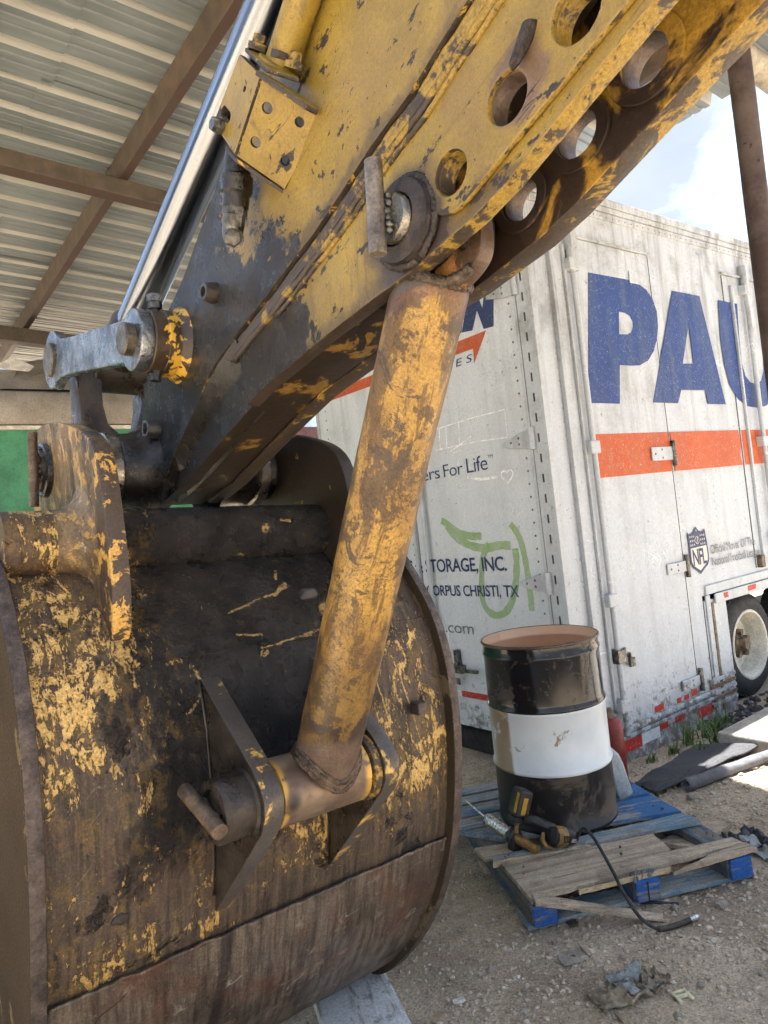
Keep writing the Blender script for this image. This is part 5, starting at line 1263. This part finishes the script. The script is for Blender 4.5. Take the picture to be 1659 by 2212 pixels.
# bottom boards, stringers
for (y0, y1) in ((.03, .15), (.52, .63), (1.08, 1.2)): pbox('bottom_board', 'bluegrey' if y0 < .1 else 'wood', -.02, 1.01, y0, y1, .0, .020)
for (x0, x1) in ((-.005, .105), (.44, .555), (.875, .985)):
    s_ = pbox('stringer', 'stringer', x0, x1, .012, 1.22, .0205, .112, .006)
    mb = MB(); mb.box(x0 + .003, x1 - .003, -.004, .0115, .022, .110); q = mb.build('stringer_end', 'bluefull', s_, bevel=.008)
# crack in the middle stringer end and the torn wood above it
pbox('stringer_crack', 'dark', .492, .498, -.0065, -.0045, .025, .105, 0)
mb = MB()
for i in range(26):
    x = .44 + random.random() * .11; y = -.0 + random.random() * .05; mb.lathe((x, y, .108), (random.uniform(-.5, .5), random.uniform(-.6, .2), 1), [(0, .006), (.014, .005), (.026 + random.random() * .02, .001)], 5)
q = mb.build('torn_fibres', 'bluegrey', pal); q['kind'] = 'stuff'
# deck boards, front to back
board('deck_board', 'wood', [(.0, .010), (1.005, .062), (.99, .130), (0.0, .130)], .1125, .1315, .014, (0,), 34)
board('deck_board', 'wood', [(.0, .1315), (.70, .134), (.72, .30), (-.005, .326)], .1125, .1325, .005, (1, 2), 14)
board('split_edge', 'woodend', [(.20, -.002), (.60, .006), (.62, .0215), (.20, .0125)], .109, .129, .008, (0, 2), 22)
board('snapped_strip', 'wood', [(.600, -.030), (1.012, -.004), (1.006, .060), (.80, .030)], .110, .128, .007, (0, 3), 14, (.008, 0))
mb = MB(); mb.hexa([(.005, -.020, .118), (.015, .045, .118), (.50, -.085, .004), (.48, -.122, .004)], [(.005, -.022, .139), (.015, .042, .139), (.50, -.085, .014), (.48, -.12, .014)]); mb.build('snapped_strip', 'wood', pal, bevel=.003)
board('deck_board', 'bluegrey', [(-.03, .352), (.97, .308), (.952, .418), (-.02, .390)], .118, .138, .004, (0,), 18)
board('split_edge', 'woodend', [(-.038, .335), (.42, .306), (.40, .326), (-.03, .3515)], .114, .136, .005, (0,), 16)
board('deck_board', 'wood', [(-.05, .400), (.09, .395), (.11, .50), (-.06, .52)], .1125, .130, .008, (1,), 8)
board('deck_board', 'blue', [(.10, .535), (.963, .452), (.949, .672), (-.06, .70)], .1125, .1325)
board('deck_board', 'blue', [(-.07, .72), (.957, .705), (.957, .838), (-.07, .84)], .1125, .1325)
board('deck_board', 'blue', [(-.07, .86), (.95, .86), (.95, .99), (-.07, .985)], .1125, .1325)
board('deck_board', 'bluegrey', [(-.06, 1.01), (.90, 1.01), (.90, 1.11), (-.06, 1.11)], .1125, .1325)
board('deck_board', 'blue', [(-.06, 1.14), (.90, 1.13), (.90, 1.22), (-.06, 1.24)], .1125, .1325)
for (x, y) in ((.05, .2), (.07, .25), (.49, .18), (.52, .24), (.93, .17), (.92, .2), (.9, .5), (.88, .55), (.9, .72), (.03, .36), (.05, .37)):
    mb = MB(); mb.lathe((x, y, .128), (0, .1, 1), [(0, .0035), (.010, .0035), (.010, .006), (.013, .005)], 8); mb.build('nail', 'hub', pal)
# a loose offcut leaning against the pallet
mb = MB(); a, b, c, d = Vector((.74, .33, .055)), Vector((.86, .21, .06)), Vector((1.205, .425, .012)), Vector((1.16, .53, .006))
mb.hexa([MPL @ p for p in (a, b, c, d)], [MPL @ (p + Vector((0, 0, .022))) for p in (a, b, c, d)])
o = mb.build('wood_offcut', 'wood', None, bevel=.003); tag(o, 'short weathered offcut board leaning on the pallet behind the front planks', 'board')

# ================================================================== DRUM
MD = Matrix.Translation((.705, 3.60, .1335)) @ Matrix.Rotation(math.radians(0.5), 4, 'X')
dr = empty('steel_drum', MD); tag(dr, 'open steel drum, glossy black top, white middle and muddy black bottom', 'drum')
R_ = .2865
mb = MB(); mb.lathe((0, 0, 0), (0, 0, 1), [(.56, R_), (.565, R_ + .006), (.575, R_ + .006), (.585, R_), (.60, R_ - .001), (.80, R_), (.815, R_ + .005), (.822, R_ + .005), (.832, R_), (.868, R_)], 72, False, False); mb.build('upper_band', 'drumb', dr, smooth=True)
mb = MB(); mb.lathe((0, 0, 0), (0, 0, 1), [(.268, R_ + .004), (.274, R_ + .008), (.284, R_ + .007), (.292, R_), (.545, R_), (.553, R_ + .006), (.56, R_ + .006), (.563, R_ + .004)], 72, False, False); mb.build('middle_band', 'drumw', dr, smooth=True)
mb = MB(); mb.lathe((0, 0, 0), (0, 0, 1), [(.0, R_ - .03), (.0, R_ + .004), (.014, R_ + .005), (.018, R_ - .001), (.10, R_ + .001), (.25, R_), (.262, R_ + .004), (.268, R_ + .0045)], 72, True, False); mb.build('lower_band', 'drumm', dr, smooth=True)
mb = MB(); mb.lathe((0, 0, 0), (0, 0, 1), [(.880, R_ - .001), (.84, R_ - .004), (.83, R_ - .009), (.825, R_ - .003), (.60, R_ - .004), (.56, R_ + .001), (.545, R_ - .004), (.02, R_ - .004), (.019, 0)], 72, False, False); mb.build('lining', 'copper', dr, smooth=True)
mb = MB(); mb.lathe((0, 0, .874), (0, 0, 1), [(-.007, R_), (-.006, R_ + .007), (0, R_ + .0085), (.006, R_ + .006), (.008, R_), (.005, R_ - .002)], 72, False, False); mb.build('rim', simple('worn_drum_rim', (0.11, 0.075, 0.055), .4, .4), dr, smooth=True)

for ch in list(dr.children):
    for v in ch.data.vertices:
        a_ = math.atan2(v.co.y, v.co.x); k_ = 1 + .012 * nz((math.cos(a_) * 1.6, math.sin(a_) * 1.6, v.co.z * 4)) + .006 * nz((math.cos(a_) * 5, math.sin(a_) * 5, v.co.z * 9)); v.co.x *= k_; v.co.y *= k_
# ================================================================== GREASE GUN
gun = empty('grease_gun'); tag(gun, 'battery grease gun with silver barrel and yellow black battery lying on the pallet', 'grease gun')
c0 = Vector((.325, 3.42, .205)); c1 = Vector((.418, 3.262, .182)); gd = (c1 - c0).normalized(); gl = (c1 - c0).length
mb = MB(); prf = [(0, .012), (.004, .026), (.02, .029)]
for i in range(7): d = .03 + (gl - .05) * i / 7; prf += [(d, .0315), (d + .006, .0300), (d + .012, .0315)]
prf += [(gl, .031)]
mb.lathe(c0, gd, prf, 28); mb.build('barrel', 'alu', gun, smooth=True)
mb = MB(); mb.cyl(c0 - gd * .16 + Vector((0, 0, .02)), c0 + gd * .01, .0042, 10); mb.build('plunger_rod', 'alu', gun, auto=40)
mb = MB(); mb.lathe(c1 - gd * .008, gd, [(0, .036), (.012, .040), (.03, .039), (.034, .03)], 12); mb.box(-.03, .03, -.02, .02, -.055, .01, Matrix.Translation(c1 + gd * .02) @ gd.to_track_quat('Y', 'Z').to_matrix().to_4x4()); mb.build('head', 'toolb', gun, bevel=.003)
hp = c1 + gd * .025
mb = MB(); mb.tube_path([hp, hp + gd * .04, Vector((.475, 3.195, .165)), Vector((.505, 3.160, .150))], [.020, .022, .019, .021], 10); mb.build('pump_casting', 'toolo', gun, auto=50)
mb = MB(); mb.tube_path([hp + Vector((0, 0, .02)), hp + Vector((.01, .015, .05)), Vector((.452, 3.255, .255))], [.014, .011, .016], 8); mb.build('yoke', 'toolo', gun, auto=50)
# battery: a block with yellow band
bc = Vector((.472, 3.27, .325)); q = Vector((.35, .12, .9)).normalized().to_track_quat('Z', 'X').to_matrix().to_4x4(); MBt = Matrix.Translation(bc) @ q
bt = MB(); bt.box(-.032, .032, -.042, .042, -.060, .060, MBt); bt = bt.build('battery', 'toolb', gun, bevel=.010, seg=3)
mb = MB()
f0 = MBt @ Vector((0, 0, 0))
mb.box(-.0335, -.0325, .012, .034, -.045, .045, MBt); mb.box(-.0335, -.0325, -.020, .0115, -.020, -.004, MBt); mb.box(.0325, .0335, .012, .034, -.045, .045, MBt); mb.box(-.012, .012, -.0435, -.0425, -.045, .02, MBt); mb.box(-.010, .012, .0425, .0435, -.045, .03, MBt); mb.build('battery_band', 'tooly', bt, bevel=.001)
mb = MB(); mb.box(-.028, .028, -.036, .036, -.085, -.0605, MBt); mb.build('battery_shoe', 'toolb', gun, bevel=.006)
mb = MB(); mb.tube_path([Vector((.475, 3.235, .262)), Vector((.52, 3.225, .255)), Vector((.56, 3.215, .235)), Vector((.598, 3.200, .215))], [.024, .021, .022, .026], 14); mb.build('handle', 'toolb', gun, smooth=True)
mq = Matrix.Translation((.628, 3.192, .185)) @ Matrix.Rotation(math.radians(28), 4, 'Z') @ Matrix.Rotation(math.radians(18), 4, 'Y')
mh = MB(); mh.lathe(mq @ Vector((-.065, 0, 0)), mq.to_3x3() @ Vector((1, 0, 0)), [(0, .028), (.006, .038), (.05, .042), (.09, .040), (.12, .036), (.13, .022)], 18); mh = mh.build('motor_housing', 'toolb', gun, auto=50)
mb = MB(); mb.lathe(mq @ Vector((-.05, 0, 0)), mq.to_3x3() @ Vector((1, 0, 0)), [(0, .0425), (.018, .0445), (.04, .0445), (.055, .043)], 18, False, False); mb.build('yellow_collar', 'toolo', mh, auto=50)
for i in range(5): mb = MB(); mb.box(-.030 + i * .009, -.026 + i * .009, -.046, -.043, -.014, .016, mq); mb.build('vent_slot', 'dark', mh)
mb = MB(); mb.box(.018, .045, -.0435, -.041, -.012, .004, mq); mb.build('label_plate', 'alu', mh)
mb = MB(); mb.tube_path([Vector((.545, 3.185, .215)), Vector((.535, 3.165, .19)), Vector((.548, 3.15, .165)), Vector((.57, 3.15, .155))], [.008, .010, .010, .008], 8); mb.build('trigger', 'toolo', gun, smooth=True)
hose = smooth_loop([(0, 0), (0, 0)], 0)
hp_ = [Vector(p) for p in ((.69, 3.19, .165), (.705, 3.16, .215), (.715, 3.11, .245), (.735, 3.04, .225), (.745, 2.95, .195), (.748, 2.85, .175), (.755, 2.765, .14), (.79, 2.70, .075), (.85, 2.70, .030), (.93, 2.735, .014), (.995, 2.762, .012))]
def bez(pts, n):
    out = []
    for i in range(len(pts) - 1):
        p0 = pts[max(0, i - 1)]; p1 = pts[i]; p2 = pts[i + 1]; p3 = pts[min(len(pts) - 1, i + 2)]
        for k in range(n):
            t = k / n; out.append(.5 * ((2 * p1) + (p2 - p0) * t + (2 * p0 - 5 * p1 + 4 * p2 - p3) * t * t + (3 * p1 - p0 - 3 * p2 + p3) * t ** 3))
    return out + [pts[-1]]
hb = bez(hp_, 8)
mb = MB(); mb.tube_path(hb[:-16], .0068, 10); hs_ = mb.build('hose', 'rubber', gun, smooth=True)
mb = MB(); mb.tube_path(hb[-17:], .0105, 10, .08); mb.build('hose_spring_guard', 'cast', hs_, smooth=True)
mb = MB(); e_ = (hb[-1] - hb[-3]).normalized(); mb.lathe(hb[-1], e_, [(0, .010), (.02, .010), (.022, .012), (.036, .012), (.042, .007)], 10); mb.build('coupler', 'alu', hs_)

# ================================================================== JUG, RED CYLINDER
mj = Matrix.Translation((1.052, 3.72, .1335)) @ Matrix.Rotation(math.radians(15), 4, 'Z') @ Matrix.Rotation(math.radians(-13), 4, 'Y') @ Matrix.Scale(.82, 4)
jg = empty('plastic_jug', mj); tag(jg, 'grey plastic jug leaning behind the drum on the pallet edge', 'jug')
mb = MB(); pr = [(-.055, -.10), (.055, -.10), (.055, .10), (-.055, .10)]
def rrect(hx, hy, r, n=5):
    out = []
    for (sx, sy, a0) in ((1, 1, 0), (-1, 1, 90), (-1, -1, 180), (1, -1, 270)):
        for k in range(n + 1):
            a = math.radians(a0 + 90 * k / n); out.append((sx * (hx - r) + r * math.cos(a), sy * (hy - r) + r * math.sin(a)))
    return out
levels = [(0, .046, .080, .02), (.012, .056, .092, .025), (.20, .056, .092, .025), (.26, .052, .086, .03), (.30, .036, .062, .03), (.315, .022, .03, .02)]
vs = []; k = len(rrect(.05, .09, .02))
for (z, hx, hy, r) in levels: vs += [(x, y, z) for x, y in rrect(hx, hy, r)]
mb.add(vs, [(i * k + j, i * k + (j + 1) % k, (i + 1) * k + (j + 1) % k, (i + 1) * k + j) for i in range(len(levels) - 1) for j in range(k)] + [tuple(range(k - 1, -1, -1)), tuple((len(levels) - 1) * k + j for j in range(k))])
mb.build('body', 'jug', jg, smooth=True)
mb = MB(); mb.lathe((0, 0, .314), (0, 0, 1), [(0, .022), (.006, .024), (.028, .024), (.032, .02)], 20); mb.build('cap', 'toolb', jg, auto=40)
mb = MB(); mb.tube_path([(0, .06, .27), (0, .075, .30), (0, .05, .335), (0, .01, .33)], .010, 8); mb.build('handle', 'jug', jg, smooth=True)
rc = empty('red_cylinder', Matrix.Translation((1.19, 4.22, -.03))); tag(rc, 'red steel cylinder standing between the drum and the trailer', 'cylinder')
mb = MB(); mb.lathe((0, 0, 0), (0, 0, 1), [(0, .062), (.01, .068), (.36, .068), (.385, .062), (.40, .045), (.405, .026)], 36); mb.build('body', 'redcyl', rc, smooth=True)
mb = MB(); mb.lathe((0, 0, .40), (0, 0, 1), [(0, .027), (.02, .026), (.03, .02), (.06, .018)], 14); mb.build('neck', 'hub', rc, auto=40)

# ================================================================== FLOOR MAT
def tw(t1, t2, z=0): p = TO + T1 * t1 + T2 * t2; return Vector((p.x, p.y, gh(p.x, p.y) + z))
fm = empty('floor_mat'); tag(fm, 'charcoal carpet mat with grey rubber backing folded at its front edge', 'mat')
cor = [(.03, -.335), (.84, -.265), (.82, -.72), (-.085, -.56)]  # left, back, right, front
def matpt(u, v, dz):
    a = Vector(cor[0]).lerp(Vector(cor[1]), u); b = Vector(cor[3]).lerp(Vector(cor[2]), u); p = a.lerp(b, v)
    z = .035 + .03 * v * (u * .7 + .3) + .018 * max(0, nz((u * 3, v * 3, 2))) + .05 * max(0, u - .75) ** 1.2 * (1 - v)
    r = min(u, v, 1 - u, 1 - v)
    z -= .012 * max(0, 1 - r / .05) if dz else 0
    return tw(p.x, p.y, z + dz)
nu, nv = 40, 24; vs = [matpt(i / nu, j / nv, d) for d in (.010, .0) for j in range(nv + 1) for i in range(nu + 1)]
m_ = (nu + 1) * (nv + 1); fs = []
for j in range(nv):
    for i in range(nu):
        a = j * (nu + 1) + i; fs.append((a, a + 1, a + nu + 2, a + nu + 1)); fs.append((m_ + a, m_ + a + nu + 1, m_ + a + nu + 2, m_ + a + 1))
mb = MB(); mb.add([tuple(v) for v in vs], fs); mb.build('carpet', 'mat', fm, smooth=True)
ed = [matpt(i / 30, 0, .006) for i in range(31)] + [matpt(1, j / 14, .006) for j in range(1, 15)] + [matpt(1 - i / 30, 1, .006) for i in range(1, 31)] + [matpt(0, 1 - j / 14, .006) for j in range(1, 15)]
mb = MB(); mb.tube_path(ed, .0075, 8); mb.build('bound_edge', 'mat', fm, smooth=True)
mb = MB(); n = 22; L0 = tw(.06, -.655, .040); L1 = tw(.84, -.84, .035); dd = (L1 - L0); prev = []
rows = 26; vs = []
for i in range(rows + 1):
    t = i / rows; c = L0 + dd * t; ax = dd.normalized(); e1 = Vector((0, 0, 1)); e2 = ax.cross(e1).normalized()
    rr = .038 * (1 + .10 * nz((t * 5, 1, 1)) - .15 * max(0, t - .7) * 2)
    for k in range(n + 1):
        a = math.radians(100 - 285 * k / n); vs.append(c + (e1 * math.sin(a) * (1 - .25 * t) + e2 * math.cos(a)) * rr * (1 + .08 * nz((t * 9, k * .4, 0))))
fs = [(i * (n + 1) + k, i * (n + 1) + k + 1, (i + 1) * (n + 1) + k + 1, (i + 1) * (n + 1) + k) for i in range(rows) for k in range(n)]
mb.add(vs, fs); o = mb.build('rolled_backing', 'matback', fm, smooth=True); md = o.modifiers.new('th', 'SOLIDIFY'); md.thickness = .006

# ================================================================== PLANK under the bucket
pm = Matrix.Translation((-.315, 2.58, 0)) @ Matrix.Rotation(math.radians(17), 4, 'Z')
mb = MB(); mb.box(-.135, .135, -1.25, .75, -.005, .045); o = mb.build('wood_plank', 'plank', None, bevel=.006); o.matrix_world = pm
tag(o, 'white smeared wooden plank lying under the bucket heel', 'plank')

# ================================================================== LITTER
def crumple(name, c, size, mat, label, cat, seed, aspect=1.0, h=.05, rot=0.0, parent=None, n=26):
    vs = []
    for j in range(n + 1):
        for i in range(n + 1):
            u = i / n - .5; v = j / n - .5; p = Vector((u * size, v * size * aspect, 0)); q = Vector((u * 4.5, v * 4.5, seed))
            d = .8 * mnoise.noise(q * .8) + .5 * abs(mnoise.noise(q * 1.6)) + .16 * mnoise.noise(q * 4)
            sx = .30 * mnoise.noise(q + Vector((9, 0, 0))); sy = .30 * mnoise.noise(q + Vector((0, 9, 0)))
            p = Vector((p.x + sx * size * .5, p.y + sy * size * .5, 0)); ca, sa = math.cos(rot), math.sin(rot)
            x = c[0] + p.x * ca - p.y * sa; y = c[1] + p.x * sa + p.y * ca
            vs.append((x, y, gh(x, y) + .004 + max(0, h * (d + .3))))
    fs = [(j * (n + 1) + i, j * (n + 1) + i + 1, (j + 1) * (n + 1) + i + 1, (j + 1) * (n + 1) + i) for j in range(n) for i in range(n)]
    mb = MB(); mb.add(vs, fs); o = mb.build(name, mat, parent, smooth=False, auto=50); md = o.modifiers.new('th', 'SOLIDIFY'); md.thickness = .002
    if label: tag(o, label, cat)
    return o
r1_ = empty('shop_towel'); tag(r1_, 'crumpled dirty blue and brown paper towel lying on bare dirt', 'towel')
crumple('blue_half', (.665, 2.455), .13, 'rag', None, None, 1.0, 1.0, .035, .4, r1_); crumple('brown_half', (.60, 2.40), .19, 'ragd', None, None, 4.0, .62, .03, .35, r1_); crumple('oily_corner', (.735, 2.45), .10, 'ragd', None, None, 7.0, .9, .04, 1.0, r1_)
r2_ = empty('oily_rag'); tag(r2_, 'blue and black oily rag heaped beside the right pallet stringer', 'rag')
crumple('blue_half', (1.56, 3.22), .17, 'rag', None, None, 2.0, 1.2, .06, .4, r2_); crumple('black_half', (1.50, 3.33), .17, 'ragk', None, None, 5.0, .9, .055, .2, r2_)
def chip(name, c, sx, sy, th, rot, mat, label, cat, hole=0, jag=.15, tilt=0.1):
    rnd = random.Random(int(c[0] * 997 + c[1] * 131)); out = [(sx * (1 + rnd.uniform(-jag, jag)) * a / 2, sy * (1 + rnd.uniform(-jag, jag)) * b / 2) for a, b in ((-1, -1), (.2, -1.1), (1, -.9), (1.05, .2), (.9, 1), (-.1, 1.05), (-1, .9), (-1.1, 0))]
    me = curve_mesh([out] + ([circ((sx * .08, sy * .05), hole, 12)] if hole else []), th / 2, .0004, 0)
    o = link_obj(name, me, mat); o.matrix_world = Matrix.Translation((c[0], c[1], gh(*c) + th / 2 + .004)) @ Matrix.Rotation(rot, 4, 'Z') @ Matrix.Rotation(tilt, 4, 'X'); tag(o, label, cat); return o
chip('scrap_plate', (.50, 2.62), .085, .06, .004, .2, simple('dull_grey_scrap', (.27, .25, .21), .6, .3), 'small grey metal scrap plate with a round hole on the dirt', 'scrap plate', .008, .08)
chip('wood_chip', (.56, 2.655), .018, .075, .006, .25, 'wood', 'thin upright wood splinter beside the holed scrap plate', 'splinter')
chip('dry_leaf', (-.005, 2.40), .05, .035, .0015, .8, 'leaf', 'pale dry leaf near the lower end of the white plank', 'leaf', 0, .3, .3)
chip('paper_scrap', (.07, 2.47), .045, .025, .001, .3, 'offwhite', 'tiny white paper scrap on the dirt right of the plank', 'paper scrap')
chip('dry_leaf', (.58, 2.30), .05, .03, .0015, 1.8, 'leaf', 'brown dry leaf on the dirt just below the crumpled towel', 'leaf', 0, .3, .4)
chip('rust_cap', (.56, 2.84), .04, .03, .008, .3, 'primer', 'small rusty scrap lying against the front left pallet foot', 'scrap')
ic = empty('plastic_clip', Matrix.Translation((.80, 2.375, gh(.8, 2.375) + .004)) @ Matrix.Rotation(.25, 4, 'Z')); tag(ic, 'small ivory plastic clip right of the crumpled towel', 'clip')
for nm, bx_ in (('bar', (-.028, .028, .012, .022)), ('bar', (-.028, .028, -.006, .003)), ('leg', (-.028, -.018, -.026, .0115)), ('leg', (.018, .028, -.026, .0115))):
    mb = MB(); mb.box(*bx_, 0, .010 if nm == 'bar' else .0085); mb.build(nm, 'ivory', ic, bevel=.001)
mb = MB(); mb.tube_path([tw(-1.2, -1.05, .006), tw(-1.13, -1.1, .008), tw(-1.06, -1.16, .006), tw(-1.0, -1.24, .006)], .006, 7); o = mb.build('rubber_strip', 'rubber', None, smooth=True); tag(o, 'thin black rubber strip on the dirt left of the pallet', 'strip')
# stones
def stone_mesh(seed, sub=1):
    bm = bmesh.new(); bmesh.ops.create_icosphere(bm, subdivisions=sub, radius=1)
    for v in bm.verts: v.co *= 1 + .5 * mnoise.noise(v.co * 1.4 + Vector((seed * 7.1, 0, 0)))
    me = bpy.data.meshes.new('stone'); bm.to_mesh(me); bm.free(); return me
protos = [stone_mesh(i, 2) for i in range(5)]
for me in protos: me.materials.append(MAT['stone'])
ROCKS = ['round pale stone in front of the rolled mat edge', 'small stone under the middle pallet stringer end', 'brown stone between the middle and right stringer ends', 'pebble below the front left pallet foot', 'pebble just left of the holed scrap plate',
    'pebble right of the ivory clip', 'pale stone between bucket and pallet', 'stone against the right stringer end', 'pebble between bucket rim and the scrap plate', 'pebble between the scrap plate and hose end', 'stone right of the pallet below the oily rag', 'stone at the bottom edge below the ivory clip', 'lone pebble far right of the ivory clip', 'stone by the bucket rim left of the pallet']
for i, (x, y, r) in enumerate(((1.498, 3.878, .035), (.98, 2.87, .02), (1.16, 2.86, .028), (.46, 2.73, .012), (.43, 2.66, .014), (.88, 2.42, .013), (.20, 2.62, .016), (1.40, 2.90, .022), (.30, 2.50, .012), (.68, 2.60, .013), (1.5, 2.95, .02), (.75, 2.28, .014), (1.1, 2.45, .012), (.12, 2.9, .015))):
    o = bpy.data.objects.new('rock', protos[i % 5]); COL.objects.link(o); o.location = (x, y, gh(x, y) + r * .35); o.scale = (r, r * .85, r * .7); o.rotation_euler = (0, 0, i * 1.7)
    tag(o, ROCKS[i], 'stone', 'loose stones around the pallet')
def scatter(name, n, region, rmin, rmax, mat, seed, label, flat=.6, dens=None):
    rnd = random.Random(seed); base = [(v.co.copy(), None) for v in protos[0].vertices]; bms = []
    pr = []
    for k in range(4):
        bm = bmesh.new(); bmesh.ops.create_icosphere(bm, subdivisions=1, radius=1)
        for v in bm.verts: v.co *= 1 + .7 * mnoise.noise(v.co * 1.3 + Vector((k * 5.3 + seed, 0, 0)))
        pr.append(([v.co.copy() for v in bm.verts], [tuple(v.index for v in f.verts) for f in bm.faces])); bm.free()
    vs, fs = [], []; made = 0
    while made < n:
        x = rnd.uniform(region[0], region[1]); y = rnd.uniform(region[2], region[3])
        if dens and rnd.random() > dens(x, y): continue
        made += 1
        r = rmin + (rmax - rmin) * rnd.random() ** 3.2; z = gh(x, y) + r * .15; a = rnd.random() * 6.28; ca, sa = math.cos(a), math.sin(a); V_, F_ = pr[rnd.randrange(4)]; k = len(vs); sx = rnd.uniform(.7, 1.3)
        for c in V_:
            X = c.x * r * sx; Y = c.y * r; vs.append((x + X * ca - Y * sa, y + X * sa + Y * ca, z + c.z * r * flat))
        fs += [tuple(i + k for i in f) for f in F_]
    mb = MB(); mb.v = vs; mb.f = fs; o = mb.build(name, mat, None); tag(o, label, None, None, 'stuff'); return o
def dn(x, y): return .10 + .90 * max(0, min(1, .5 + 1.6 * mnoise.noise(Vector((x * 1.6, y * 1.6, 7)))))
def gravel_mat():
    g = G('mixed_gravel', .9, 0, .25); c = g.mix(g.rng(g.noise(55, 2), .35, .65), (.32, .26, .195), (.56, .475, .375)); c = g.mix(g.thr(g.noise(38, 1, v=g.sc((1, 1, 1), loc=(5, 3, 1))), .70, .02), c, (.62, .57, .50)); g.color(c); return g.m
MAT['gravel'] = gravel_mat()
scatter('gravel', 16000, (-.5, 2.2, 1.75, 5.2), .0018, .014, 'gravel', 3, 'fine tan gravel strewn over the packed dirt', .65, dn)
scatter('coarse_gravel', 2600, (.9, 3.4, 3.0, 5.4), .005, .020, 'gravel', 5, 'coarser gravel along the trailer skirt and mat', .65)
def near_wheel(x, y): q = Vector((x, y, 0)) - TO; a, b = q.dot(T1), q.dot(T2); return 1.0 if 1.3 < a < 3.4 and -.44 < b < .06 else 0.0
scatter('asphalt_rubble', 420, (1.8, 4.2, 4.9, 6.8), .012, .055, 'stoned', 8, 'dark broken asphalt rubble by the trailer wheel', .8, near_wheel)
# weeds
def weed(c, n, h, seed):
    rnd = random.Random(seed); mb = MB()
    for i in range(n):
        a = rnd.random() * 6.28; ln = h * rnd.uniform(.5, 1.15); bend = rnd.uniform(.25, .9); b = Vector((c.x + rnd.gauss(0, .02), c.y + rnd.gauss(0, .02), c.z)); d = Vector((math.cos(a), math.sin(a), 0)); s = Vector((-d.y, d.x, 0)); pts = []
        for k in range(6):
            t = k / 5; pts.append(b + d * (bend * ln * t ** 1.8) + Vector((0, 0, ln * (t - .45 * bend * t ** 2.4))))
        vs = []; 
        for k, p in enumerate(pts): w_ = .0045 * (1 - (k / 5) ** 2) + .0006; vs += [p - s * w_, p + s * w_]
        mb.add([tuple(v) for v in vs], [(2 * k, 2 * k + 1, 2 * k + 3, 2 * k + 2) for k in range(5)])
    o = mb.build('weed_clump', 'grass', None); return o
WEEDS = ['short weed tuft at the trailer skirt behind the middle of the mat', 'weed tuft at the skirt behind the far mat corner', 'tallest weed tuft at the skirt left of the slab corner', 'weed tuft at the skirt under the red tape end', 'tall weed tuft between the mat and the slab corner', 'low weed tuft at the front corner of the slab', 'smallest weed tuft at the skirt behind the left mat half', 'weed tuft at the skirt nearest the wheel', 'small weed tuft against the slab end']
for i, (a, b, n, h) in enumerate(((.75, -.17, 26, .10), (.95, -.14, 34, .17), (1.12, -.18, 40, .20), (1.30, -.16, 34, .15), (.98, -.34, 30, .19), (.70, -.40, 26, .13), (.55, -.12, 22, .08), (1.5, -.12, 26, .14), (.84, -.42, 20, .10))):
    o = weed(tw(a, b), n, h, 40 + i); tag(o, WEEDS[i], 'weeds', 'weeds along the trailer skirt')
